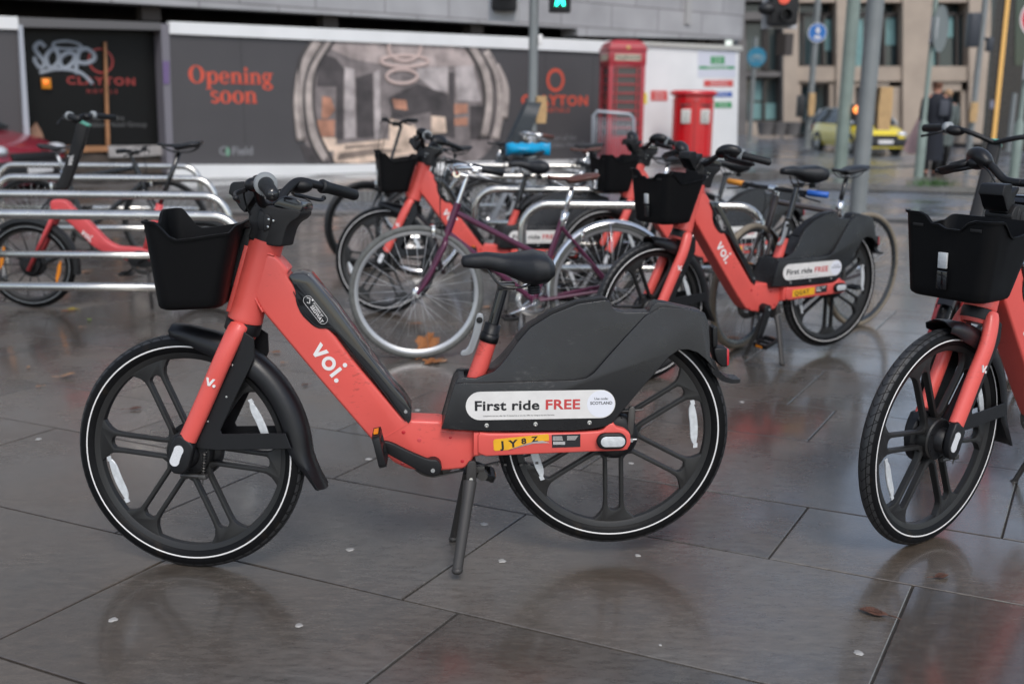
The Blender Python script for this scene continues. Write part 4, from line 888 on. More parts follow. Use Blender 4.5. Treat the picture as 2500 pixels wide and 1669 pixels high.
for pl in ([(490, 285), (360, 480), (330, 700), (370, 950), (480, 1165)], [(430, 285), (290, 520), (270, 760), (310, 1000), (400, 1165)], [(330, 285), (240, 450), (235, 760), (260, 1000)], [(1420, 330), (1520, 500), (1560, 740), (1520, 1000)], [(1500, 330), (1600, 500), (1630, 740), (1590, 1000)], [(1600, 400), (1680, 600), (1660, 900)]):
    q.tube([Vector((hp(h2(*p))[0], -.021, hp(h2(*p))[1])) for p in [tuple(v) for v in bez([Vector((*p, 0)) for p in pl], 6)] for p in [p[:2]]], .028, 8, flat=(1, .2)); hbuild(q, 'printed_arch', mat('print_arch', (.06, .052, .05), .5), hoard); q = MB()
for k_ in range(1, 9):
    s_ = .02 + 1.22 * k_; q = MB(); zt = hp((412 + 110 * k_, 84 + 4.6 * k_))[1]; q.box((s_, -.0012, (zt + .36) / 2), (.006, .002, zt - .36)); hbuild(q, 'panel_joint', mat('joint_dark', (.02, .02, .02), .8), hoard, smooth=False)  # thin dark strips mark the seams between boards
for pl in ([(360, 290), (262, 480), (228, 740), (250, 1010)], [(452, 290), (335, 480), (300, 700), (335, 960), (420, 1150)], [(1470, 330), (1570, 520), (1598, 740), (1560, 980)], [(1570, 370), (1655, 540), (1680, 760), (1640, 1000)], [(1640, 470), (1712, 640), (1700, 850)]):
    q = MB(); q.tube([Vector((hp(h2(v.x, v.y))[0], -.0185, hp(h2(v.x, v.y))[1])) for v in bez([Vector((*p, 0)) for p in pl], 6)], .085, 8, flat=(1, .1)); hbuild(q, 'printed_band', mat('print_band', (.40, .34, .31), .5, var=.35, vscale=4), hoard)
# white site board
wb = thing('site_board', 'tall white site board with safety notices behind the red letter box', 'board', HM)
q = MB(); hprism(q, [(1484, 99), (1800, 113), (1794, 384), (1484, 404)], -.06, .08); hbuild(q, 'board', WHITE, wb, smooth=False)
q = MB(); hprism(q, [(1484, 99), (1803, 113), (1803, 124), (1484, 107)], -.12, -.06); hbuild(q, 'trim', mat('board_trim', (.5, .49, .45), .6), wb, smooth=False)
def h3r(x0, y0, x1, y1): return [h3(x0, y0), h3(x1, y0), h3(x1, y1), h3(x0, y1)]
GR = mat('notice_green', (.03, .28, .09), .5); RD = mat('notice_red', (.60, .07, .06), .5); BL = mat('notice_blue', (.05, .12, .40), .5)
for (r, m, nm) in ((h3r(1040, 440, 1360, 660), mat('notice_paper', (.62, .63, .70), .5), 'notice'), (h3r(1148, 482, 1265, 548), GR, 'notice'), (h3r(1050, 566, 1350, 590), GR, 'notice'), (h3r(1092, 684, 1338, 738), RD, 'notice'), (h3r(1155, 782, 1330, 826), BL, 'notice'), (h3r(1185, 868, 1325, 918), GR, 'notice'), (h3r(640, 772, 780, 858), RD, 'notice'), (h3r(548, 790, 606, 885), mat('notice_yellow', (.75, .62, .05), .5), 'notice')):
    q = MB(); hprism(q, r, -.066 - (.003 if m != MATS['notice_paper'] else 0), -.0605); n_ = hbuild(q, nm, m, wb, smooth=False)
    if m in (GR, RD, BL):
        q = MB(); xs = [hp(p)[0] for p in r]; zs = [hp(p)[1] for p in r]; w_ = max(xs) - min(xs); zc = (max(zs) + min(zs)) / 2
        for j in (-1, 0, 1)[:: 2 if w_ < 3 else 1]: q.box(((min(xs) + max(xs)) / 2, -.0695, zc + j * (max(zs) - min(zs)) * .2), (w_ * .6, .002, (max(zs) - min(zs)) * .08))
        hbuild(q, 'notice_print', 'white', n_, smooth=False)
# shopfront recess to the left
sf = thing('shopfront', 'dark recessed hotel shopfront with sprayed graffiti, red ring logo and timber strip', 'shopfront', HM)
q = MB(); hprism(q, [(45, 62), (400, 74), (412, 420), (62, 440)], .32, .40, off=.32); hbuild(q, 'glass_front', mat('dark_window', (.008, .008, .008), .35, rvar=.05, spec=.15), sf, smooth=False)
q = MB(); hprism(q, [(40, 42), (392, 56), (392, 74), (46, 66)], -.02, .4); hbuild(q, 'header', mat('shop_header', (.11, .105, .105), .5), sf, smooth=False)
q = MB(); hprism(q, [(392, 58), (412, 60), (424, 420), (408, 424)], -.01, .4); hbuild(q, 'door_frame', mat('frame_grey', (.17, .16, .18), .5), sf, smooth=False)
q = MB(); hprism(q, [(396, 150), (412, 150), (412, 205), (398, 205)], -.025, -.012); hbuild(q, 'frame_sticker', mat('sticker_violet', (.15, .10, .22), .5), sf, smooth=False)
TIM = mat('raw_timber', (.34, .16, .07), .6, var=.25, vscale=5)
q = MB(); hprism(q, [h1(845, 345), h1(862, 345), h1(892, 1190), h1(865, 1190)], .24, .30, off=.30); hprism(q, [h1(500, 1195), h1(875, 1195), h1(875, 1240), h1(500, 1250)], .22, .30, off=.30); hbuild(q, 'timber_strip', TIM, sf, smooth=False)
q = MB(); hprism(q, [h1(872, 1195), h1(1330, 1190), h1(1330, 1270), h1(880, 1290)], .2, .30, off=.3); hbuild(q, 'sill', mat('sill_pale', (.32, .30, .29), .6, var=.2), sf, smooth=False); q = MB(); hprism(q, [h1(370, 1250), h1(500, 1250), h1(500, 1330), h1(370, 1330)], .2, .3, off=.3); hbuild(q, 'sill', mat('sill_pale', (.32, .30, .29), .6, var=.2), sf, smooth=False)
q = MB(); hprism(q, [h1(490, 1250), h1(1400, 1290), h1(1400, 1420), h1(300, 1420), h1(300, 1330)], .26, .30, off=.3); hbuild(q, 'plinth', mat('plinth_brown', (.06, .045, .035), .7, var=.3), sf, smooth=False)
DR = mat('print_dull_red', (.28, .03, .025), .5)
def stext(q, t, p, size, bold, sx=1, sp=1, off=.315): s, z = hp(p, .32); q.text(t, size, (s, off, z), (1, 0, 0), (0, 0, 1), .001, bold, 'LEFT', sx, sp)
q = MB(); s_, z_ = hp(h1(825, 500), .32); q.lathe([(.155, .315), (.185, .315)], 32, c=(s_, 0, z_)); hbuild(q, 'logo_ring', DR, sf, smooth=False); q = MB(); stext(q, 'CLAYTON', h1(545, 690), .155, .03, 1.2, 1.22); hbuild(q, 'logo_name', DR, sf, smooth=False); q = MB(); stext(q, 'HOTELS', h1(710, 762), .075, .02, 1.1, 1.7); hbuild(q, 'logo_caption', DR, sf, smooth=False)
q = MB(); stext(q, 'Part of the', h1(750, 985), .10, 0, 1.1); stext(q, 'Dalata Hotel Group', h1(705, 1040), .10, 0, 1.1); hbuild(q, 'small_lettering', mat('print_dim', (.11, .11, .11), .6), sf, smooth=False)
q = MB()
def gpath(pts, r=.032, closed=False): q.tube([Vector((hp(h1(*p), .31)[0], .308, hp(h1(*p), .31)[1])) for p in [tuple(v)[:2] for v in bez([Vector((*p, 0)) for p in pts], 5)]], r, 8, flat=(1, .12))
gpath([(370, 390), (330, 350), (285, 385), (300, 430), (350, 490), (365, 530), (330, 560), (285, 500), (290, 470)])
gpath([(430, 400), (380, 460), (390, 530), (430, 560), (480, 500), (470, 430), (430, 400)])
gpath([(560, 430), (500, 470), (495, 530), (540, 560), (600, 510), (610, 450), (560, 430)])
gpath([(650, 420), (625, 520), (630, 610)]); gpath([(640, 430), (700, 400), (765, 440), (770, 490), (700, 520), (640, 510)])
gpath([(320, 600), (450, 570), (580, 575), (680, 610), (760, 690)], .026); gpath([(430, 390), (450, 350), (560, 340), (660, 370), (640, 400), (500, 400), (440, 385)], .02)
hbuild(q, 'graffiti_tag', mat('spray_silver', (.27, .30, .34), .5, var=.15), sf)
q = MB(); s_, z_ = hp(h1(375, 685), .3); q.box((s_, .28, z_), (.13, .05, .15), bevel=.01); lm = hbuild(q, 'amber_lamp', mat('lamp_case', (.55, .20, .01), .4, emis=(1, .35, .02), estr=.03), sf)
q = MB(); q.ball((s_ - .01, .25, z_ + .02), .03); l2 = q.build('bulb', mat('bulb_orange', (.9, .2, .02), .3, emis=(1, .18, .03), estr=.9)); l2.parent = lm
q = MB(); hprism(q, [h1(250, 1130), h1(240, 1060), h1(290, 1000), h1(340, 1090), h1(355, 1150)], .22, .28, off=.28); hbuild(q, 'torn_paper', mat('torn_brown', (.30, .17, .11), .8, var=.3), sf, smooth=False)
lh = thing('hoarding', 'charcoal hoarding end panel with white band, left of the dark shopfront', 'hoarding', HM)
q = MB(); q.prism([(-9, 0.1), (hp((62, 300))[0], 0.1), (hp((46, 60))[0], hp((46, 60))[1]), (-9, hp((0, 60))[1] - .05)], 0, .08); hbuild(q, 'board', HOARD, lh, smooth=False)
q = MB(); q.prism([(-9, hp((0, 73))[1] - .03), (hp((43, 60))[0], hp((43, 73))[1]), (hp((43, 60))[0], hp((43, 42))[1]), (-9, hp((0, 43))[1] - .03)], -.05, .1); hbuild(q, 'top_band', WHITE, lh, smooth=False)
q = MB(); hprism(q, [(42, 62), (52, 62), (74, 400), (60, 400)], -.08, .06); hbuild(q, 'end_post', mat('post_pale', (.38, .40, .44), .5), lh, smooth=False)
# ---- the stone building over the hoarding
CLAD = None
def cladding():
    m = bpy.data.materials.new('grey_stone_cladding'); m.use_nodes = True; nt = m.node_tree; N = nt.nodes; Lk = nt.links; b = N['Principled BSDF']; b.inputs['Roughness'].default_value = .7
    tc = N.new('ShaderNodeTexCoord'); mp = N.new('ShaderNodeMapping'); mp.inputs['Rotation'].default_value[0] = radians(90); Lk.new(tc.outputs['Object'], mp.inputs[0])
    br = N.new('ShaderNodeTexBrick'); Lk.new(mp.outputs[0], br.inputs[0]); br.inputs['Scale'].default_value = 1; br.inputs['Brick Width'].default_value = 1.3; br.inputs['Row Height'].default_value = .46; br.inputs['Mortar Size'].default_value = .012
    br.inputs['Color1'].default_value = (.32, .315, .32, 1); br.inputs['Color2'].default_value = (.365, .36, .365, 1); br.inputs['Mortar'].default_value = (.17, .16, .16, 1)
    n = N.new('ShaderNodeTexNoise'); n.inputs['Scale'].default_value = 1.2; n.inputs['Detail'].default_value = 8; Lk.new(tc.outputs['Object'], n.inputs[0]); r = N.new('ShaderNodeMapRange'); r.inputs[1].default_value = .3; r.inputs[2].default_value = .7; r.inputs[3].default_value = .82; r.inputs[4].default_value = 1.12; Lk.new(n.outputs[0], r.inputs[0])
    mx = N.new('ShaderNodeMix'); mx.data_type = 'RGBA'; mx.blend_type = 'MULTIPLY'; mx.inputs[0].default_value = 1; Lk.new(br.outputs[0], mx.inputs[6]); Lk.new(r.outputs[0], mx.inputs[7]); Lk.new(mx.outputs[2], b.inputs['Base Color']); return m
CLAD = cladding()
bd = thing('office_building', 'grey stone building standing over the hoarding, its upper wall cut by the top edge', 'building', HM)
BO = .10
q = MB(); z0 = 3.0
q.prism([(-12, hp((0, 1), BO)[1] - .02), (hp((1410, 70), BO)[0], hp((1410, 70), BO)[1]), (hp((1410, 88), BO)[0], hp((1412, 88), BO)[1]), (hp((1813, 97), BO)[0], hp((1813, 97), BO)[1]), (hp((1813, 97), BO)[0], 11.5), (-12, 11.5)], BO, BO + .5); hbuild(q, 'wall', CLAD, bd, smooth=False)
xe = hp((1813, 97), BO)[0]
q = MB(); q.box((xe - .25, BO + 8, 6.4), (.5, 15.0, 10.2)); hbuild(q, 'side_wall', mat('side_stone', (.17, .155, .15), .75, var=.2, vscale=1.5), bd, smooth=False)
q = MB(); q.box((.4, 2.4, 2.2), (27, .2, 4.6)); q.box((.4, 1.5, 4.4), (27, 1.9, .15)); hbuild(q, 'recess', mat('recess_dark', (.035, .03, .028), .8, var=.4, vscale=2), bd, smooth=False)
for k_ in range(9): q = MB(); q.box((-9 + 3.0 * k_, .5, 2.7), (.28, .28, .5)); hbuild(q, 'soffit_bracket', mat('bracket_dark', (.06, .05, .045), .8), bd, smooth=False)
WINP = mat('window_bluegrey', (.20, .23, .26), .25, rvar=.08)
for x0, x1 in ((655, 760), (768, 870), (882, 975)):
    q = MB(); a0, a1 = hp((x0, 20), BO)[0], hp((x1, 20), BO)[0]; q.prism([(a0, 3.08), (a1, 3.08), (a1, 5.0), (a0, 5.0)], BO - .015, BO + .01); w_ = hbuild(q, 'window', mat('window_frame_pale', (.30, .30, .31), .6), bd, smooth=False)
    q = MB(); q.prism([(a0 + .12, 3.16), (a1 - .12, 3.16), (a1 - .12, 4.9), (a0 + .12, 4.9)], BO - .03, BO - .017); p_ = q.build('pane', WINP, smooth=False); p_.parent = w_
for fl in range(2):
    for k_ in range(8):
        a0 = -9 + 3.0 * k_; zz = 5.6 + 2.7 * fl
        q = MB(); q.prism([(a0, zz), (a0 + 1.5, zz), (a0 + 1.5, zz + 1.7), (a0, zz + 1.7)], BO - .02, BO + .01); hbuild(q, 'window', WINP, bd, smooth=False)
q = MB(); a0 = hp((1672, 20), BO)[0]; q.prism([(a0, 2.95), (a0 + .16, 2.95), (a0 + .16, 11), (a0, 11)], BO - .05, BO + .01); hbuild(q, 'downpipe', mat('pipe_pale', (.36, .35, .34), .5), bd, smooth=False)
# ---- street building on the right
SAND = mat('sandstone', (.40, .325, .26), .75, var=.14, vscale=.8, bump=.2, bscale=20); DSTONE = mat('dark_stone', (.14, .13, .125), .7, var=.2, vscale=1)
GLASS = mat('dark_street_glass', (.035, .055, .06), .08, rvar=.04); TEAL = mat('teal_blind', (.16, .30, .30), .5, var=.2, vscale=1.5); FRAME = mat('bronze_frame', (.05, .04, .035), .5)
YB = 47.0
def yb(p, off=0.0): w = at_y(p[0], p[1], YB + off); return (w.x, w.z)
sb = thing('stone_building', 'sandstone street building with dark framed windows behind the signal poles', 'building', loc=(0, 0, 0))
def yprism(q, pts, y0, y1, off=0.0): q.prism([yb(p, off) for p in pts], YB + y0, YB + y1); return q
def rc(x0, y0, x1, y1): return [h4(x0, y0), h4(x1, y0), h4(x1, y1), h4(x0, y1)]
q = MB(); X0 = yb(h4(20, 0))[0]; X1 = yb((2600, 0))[0]
yprism(q, rc(0, -300, 2400, 1120), .9, 1.2); q.build('back_wall', GLASS, sb, smooth=False)
for k_, r in enumerate([(330, -620, 440, 1010), (720, -620, 800, 1040), (1205, -620, 1420, 1060), (1690, -620, 1850, 1060)]):
    q = MB(); yprism(q, rc(*r), -.25, .9); q.build('pier', SAND, sb, smooth=False)
for r in ((380, 490, 1760, 600), (440, -70, 1760, 20), (380, -420, 1760, -340)):
    q = MB(); yprism(q, rc(*r), -.12, .9); q.build('lintel', SAND, sb, smooth=False)
for r in ((0, 530, 340, 565), (0, 90, 340, 150), (0, -60, 340, 10)):
    q = MB(); yprism(q, rc(*r), -.1, .9); q.build('spandrel', DSTONE, sb, smooth=False)
for r in ((0, 300, 60, 1010), (0, -60, 50, 300), (320, 130, 350, 1010)):
    q = MB(); yprism(q, rc(*r), -.2, .9); q.build('dark_pier', DSTONE, sb, smooth=False)
q = MB(); yprism(q, rc(0, 900, 330, 1010), -.15, .9); q.build('low_wall', SAND, sb, smooth=False)
for r in ((440, 600, 470, 900), (680, 600, 730, 1040), (800, 600, 870, 1040), (1120, 600, 1210, 1060), (1420, 600, 1480, 1060), (1650, 600, 1700, 1060), (870, 600, 1200, 640), (1420, 600, 1700, 670), (440, 600, 700, 615)):
    q = MB(); yprism(q, rc(*r), .0, .9); q.build('jamb', SAND, sb, smooth=False)
def window(x0, y0, x1, y1, mull, blinds):
    q = MB(); w = 9
    for r in ([(x0, y0, x1, y0 + 22), (x0, y1 - 14, x1, y1)] + [(m_ - w, y0, m_ + w, y1) for m_ in [x0 + w] + mull + [x1 - w]]): yprism(q, rc(*r), .30, .42)
    f = q.build('window', FRAME, sb, smooth=False)
    q = MB(); yprism(q, rc(x0 + 5, y0 + 5, x1 - 5, y1 - 5), .50, .54); q.build('pane', GLASS, f, smooth=False)
    for b in blinds: q = MB(); yprism(q, rc(*b), .46, .49); q.build('blind', TEAL, f, smooth=False)
window(460, 90, 745, 490, [500, 650, 720], [(655, 140, 715, 370), (470, 150, 500, 480)])
window(870, 90, 1210, 505, [1060, 1100], [(1110, 130, 1190, 330), (1035, 130, 1060, 360), (880, 140, 950, 490)])
window(1420, 90, 1740, 520, [1500, 1640], [(1550, 100, 1620, 270), (1430, 110, 1490, 500)])
window(460, -330, 745, -60, [500, 650], []); window(870, -330, 1210, -60, [1060, 1100], []); window(1420, -330, 1740, -60, [1500], [])
window(60, 150, 320, 530, [210, 235], [(205, 160, 225, 500)]); window(60, 565, 320, 900, [210], [(120, 570, 205, 740), (100, 760, 310, 880)])
window(470, 615, 680, 900, [560], []); window(870, 640, 1010, 1000, [900], [(868, 645, 890, 1000)]); window(1480, 670, 1660, 1000, [1560], [])
q = MB(); yprism(q, rc(-60, -640, 1760, -420), .0, .9); q.build('upper_wall', SAND, sb, smooth=False)
bp = thing('shop_pillar', 'tall black shop pillar with a glowing amber light strip at the right', 'pillar', loc=(0, 0, 0))
YP = 33.0
def yp(p): w = at_y(p[0], p[1], YP); return (w.x, w.z)
q = MB(); q.prism([yp(h4(*p)) for p in ((1925, -200), (2600, -200), (2600, 1110), (1815, 1110))], YP, YP + .2); q.build('black_cladding', mat('black_cladding', (.018, .014, .012), .3, rvar=.1), bp, smooth=False)
q = MB(); q.prism([yp(h4(*p)) for p in ((1985, -100), (2012, -100), (1896, 1040), (1868, 1040))], YP - .06, YP - .02); q.build('light_strip', mat('amber_strip', (.7, .4, .1), .4, emis=(1, .55, .22), estr=.10), bp, smooth=False)
q = MB(); q.prism([yp(h4(*p)) for p in ((2050, -100), (2200, -100), (2200, 500), (2040, 480))], YP - .03, YP - .01); q.build('pane', mat('shop_pane', (.03, .05, .035), .1), bp, smooth=False)
q = MB(); q.prism([yp(h4(*p)) for p in ((1860, 740), (1890, 740), (1885, 800), (1856, 800))], YP - .03, YP - .01); q.build('wall_notice', mat('dim_notice', (.2, .2, .26), .6), bp, smooth=False)
# ================================================================ older hire bike (curved frame, tall black stem, small wheels)
ME = pose((-3.03, 6.38), 3, 0, .275); TE = Plane(ME)
def PE(pts, y=-.03): return [TE(k4(*p), y) for p in pts]
def make_old_bike():
    b = thing('hire_bike', 'x', 'bicycle')
    q = MB(); q.prism(rnd(PE([(345, 735), (455, 735), (500, 790), (600, 872), (690, 965), (750, 1025), (820, 1062), (930, 1066), (1060, 1085), (1075, 1180), (960, 1192), (860, 1150), (720, 1108), (640, 1060), (560, 975), (450, 872), (345, 810)]), 2, .2), -.032, .032, bevel=.014, seg=4)
    a, c = PE([(1010, 1120), (1115, 765)], 0); q.tube([(a[0], 0, a[1]), (c[0], 0, c[1])], [.026, .022], 18)
    rx = 1.08; q.tube([(a[0], -.03, a[1] - .02), (rx, -.06, .275)], [.020, .014], 12); q.tube([(a[0], .03, a[1] - .02), (rx, .06, .275)], [.020, .014], 12)
    q.build('frame', 'coral_old', b)
    q = MB(); o_ = PE([(560, 965)], -.033)[0]; voi_glyphs(q, o_, Vector((.70, -.71)), Vector((.71, .70)), -.0335, .026); q.build('lettering', 'white', b, smooth=False)
    q = MB()
    for s_ in (-1, 1):
        f0, f1 = PE([(368, 860), (200, 1225)], -.05); q.tube([(f0[0] + .02, s_ * .02, f0[1] + .05), (f0[0], s_ * .045, f0[1]), (f1[0], s_ * .055, f1[1])], [.020, .026, .020], 14, flat=(.6, 1.1))
    q.build('fork', 'coral_old', b)
    q = MB(); q.prism(rnd(PE([(535, 188), (612, 226), (585, 345), (520, 520), (470, 665), (380, 665), (430, 540), (490, 370), (520, 270)], -.02), 1, .15), -.028, .028, bevel=.010)
    st = q.build('stem', 'stem', b)
    q = MB(); q.prism(PE([(530, 186), (548, 180), (622, 215), (616, 228)], -.02), -.026, .026, bevel=.002); q.build('stem_cap', mat('teal_trim', (.10, .34, .26), .4), st)
    q = MB(); o_ = PE([(500, 500)], -.029)[0]; voi_glyphs(q, o_, Vector((.26, .965)), Vector((-.965, .26)), -.0295, .022); q.build('stem_lettering', 'white', st, smooth=False)
    hc = PE([(535, 200)], 0)[0]; q = MB()
    for s_ in (-1, 1): q.tube(bez([(hc[0] + .01, 0, hc[1]), (hc[0] - .015, s_ * .10, hc[1] + .035), (hc[0] + .02, s_ * .18, hc[1] + .045), (hc[0] + .115, s_ * .30, hc[1] + .03)], 6), .011, 12)
    hb = q.build('handlebar', 'black', b)
    for s_ in (-1, 1):
        q = MB(); g0 = Vector((hc[0] + .04, s_ * .21, hc[1] + .042)); g1 = Vector((hc[0] + .128, s_ * .315, hc[1] + .028)); q.tube([g0, g0.lerp(g1, .1), g1], [.020, .0185, .018], 14); q.build('grip', 'rubber', hb); q = MB(); q.ball(Vector((hc[0] + .01, s_ * .165, hc[1] + .035)), .032, (1.0, 1.3, .7), 14); q.build('brake_housing', 'black', hb)
        q = MB(); q.tube([g0 - (g1 - g0) * .15, g0], .026, 24); q.build('bell_ring', 'greyring', hb)
        q = MB(); q.tube(bez([g0 + Vector((-.02, 0, -.01)), g0 + Vector((-.05, s_ * .02, -.02)), g0 + Vector((-.045, s_ * .09, -.045))], 4), .006, 8); q.build('brake_lever', 'black', hb)
    cast_wheel(b, 'front_wheel', (0, 0, .275), WR=.275, old=True, refang=(-15, 165)); cast_wheel(b, 'rear_wheel', (rx, 0, .275), WR=.275, old=True, hub='rear', refang=(10, 190))
    for nm, cx_, t0, t1 in (('front_fender', 0, 125, -12), ('rear_fender', rx, 165, 5)):
        q = MB(); rs = []
        for i in range(22):
            a = radians(mix(t0, t1, i / 21)); r = .300
            rs.append([(cx_ + (r + dr) * cos(a), y, .275 + (r + dr) * sin(a)) for y, dr in ((-.034, -.028), (-.030, -.004), (0, .002), (.030, -.004), (.034, -.028), (.031, -.030), (.027, -.008), (0, -.002), (-.027, -.008), (-.031, -.030))])
        q.loft(rs); q.build(nm, 'fender', b, angle=60)
    sd = PE([(1155, 640), (1250, 400)], 0); q = MB(); c = PE([(1115, 765)], 0)[0]; q.tube([(c[0], 0, c[1]), (sd[1][0], 0, sd[1][1])], .0150, 14); q.build('seat_post', 'gloss', b)
    saddle(b, TE(k4(1265, 362), 0), 'seat', .27)
    bbx, bbz = PE([(985, 1165)], 0)[0]; cranks(b, bbx, bbz, 35)
    q = MB(); q.prism(rnd(PE([(875, 1120), (960, 1085), (1060, 1110), (1100, 1180), (1000, 1215), (900, 1190)], -.05), 2, .2), -.052, -.036, bevel=.004); q.build('chain_guard', 'black', b)
    q = MB(); q.tube([(bbx + .05, -.05, bbz - .03), (bbx + .08, -.11, .012)], .010, 10); q.build('kickstand', 'stand', b)
    return b
def saddle(parent, at, m, ln=.26, wide=.078, springs=False, cover=None):
    x0, z0 = at; q = MB(); rs = []
    for i in range(15):
        t = i / 14; x = x0 + (t - .55) * ln; w = mix(.016, .026, min(1, t * 2.5)) + (wide - .026) * (0 if t < .35 else (sin((min(t, .86) - .35) / .51 * pi / 2))) ; w *= 1 if t < .92 else .82
        if t == 0: w = .008
        top = z0 + .022 - .012 * sin(min(1, t * 1.3) * pi) + .012 * t; bot = top - (.020 if t < .4 else .040) * (1 if t < .95 else .6)
        rs.append([(x, w * cos(2 * pi * k / 16), (top + bot) / 2 + (top - bot) / 2 * sin(2 * pi * k / 16)) for k in range(16)])
    q.loft(rs); s = q.build('saddle', m, parent, angle=80)
    q = MB()
    for s_ in (-1, 1):
        q.tube(bez([(x0 - ln * .45, s_ * .012, z0 - .005), (x0 - .05, s_ * .02, z0 - .035), (x0 + .05, s_ * .022, z0 - .035), (x0 + ln * .38, s_ * .035, z0 - .005)], 4), .0035, 6)
        if springs: q.tube([(x0 + ln * .36 + .012 * cos(k * .8), s_ * .05 + .012 * sin(k * .8), z0 - .045 + k * .0011) for k in range(40)], .003, 5)
    q.build('saddle_rail', 'chrome' if springs else 'gloss', s); return s
def cranks(parent, bx, bz, ang, L=.17, r=.085, m='chain', am='black'):
    q = MB(); q.lathe([(r, .040), (r + .004, .042), (r, .044), (r - .022, .044), (r - .022, .040)], 40, c=(bx, 0, bz), closed=True)
    for k in range(5): a = 2 * pi * k / 5; q.tube([(bx, .042, bz), (bx + (r - .01) * cos(a), .042, bz + (r - .01) * sin(a))], .006, 6)
    q.lathe([(0, -.05), (.02, -.05), (.02, .05), (0, .05)], 16, c=(bx, 0, bz)); q.build('chainring', m, parent)
    for s_ in (-1, 1):
        a = radians(ang + (180 if s_ > 0 else 0)); ex, ez = bx + L * cos(a), bz + L * sin(a)
        q = MB(); q.tube([(bx, s_ * .062, bz), (ex, s_ * .075, ez)], [.013, .010], 10, flat=(.6, 1)); ca = q.build('crank_arm', am, parent)
        q = MB(); q.tube([(ex, s_ * .07, ez), (ex, s_ * .175, ez)], .008, 8)
        for e in (-1, 1): q.box((ex + e * .034, s_ * .13, ez), (.010, .085, .018), bevel=.002)
        for e in (.09, .172): q.box((ex, s_ * e, ez), (.076, .010, .018), bevel=.002)
        q.build('pedal', 'black', ca)

# ================================================================ ordinary bicycles
def spoke_wheel(parent, name, c, R, tyre, rimm, tw=.017, spokes=32):
    w = bpy.data.objects.new(name, None); COL.objects.link(w); w.parent = parent; w.location = c
    q = MB(); q.lathe([(R - tw + tw * cos(2 * pi * i / 14), tw * sin(2 * pi * i / 14)) for i in range(14)], 72, closed=True); q.build('tyre', tyre, w, angle=70)
    q = MB(); r = R - 2 * tw; q.lathe([(r + .006, .012), (r + .006, -.012), (r - .004, -.011), (r - .014, -.004), (r - .014, .004), (r - .004, .011)], 72, closed=True); q.build('rim', rimm, w)
    q = MB()
    for k in range(spokes):
        a = 2 * pi * k / spokes; s_ = 1 if k % 2 else -1; a0 = a + s_ * (.9 if k % 4 < 2 else -.9)
        q.tube([(.020 * cos(a0), s_ * .028, .020 * sin(a0)), ((r - .01) * cos(a), 0, (r - .01) * sin(a))], .0012, 4)
    q.build('spokes', 'silverpaint', w)['kind'] = 'stuff'
    q = MB(); q.lathe([(0, -.06), (.006, -.06), (.006, -.034), (.022, -.030), (.022, -.026), (.012, -.02), (.012, .02), (.022, .026), (.022, .03), (.006, .034), (.006, .06), (0, .06)], 18); q.build('hub', 'chrome', w)
    return w
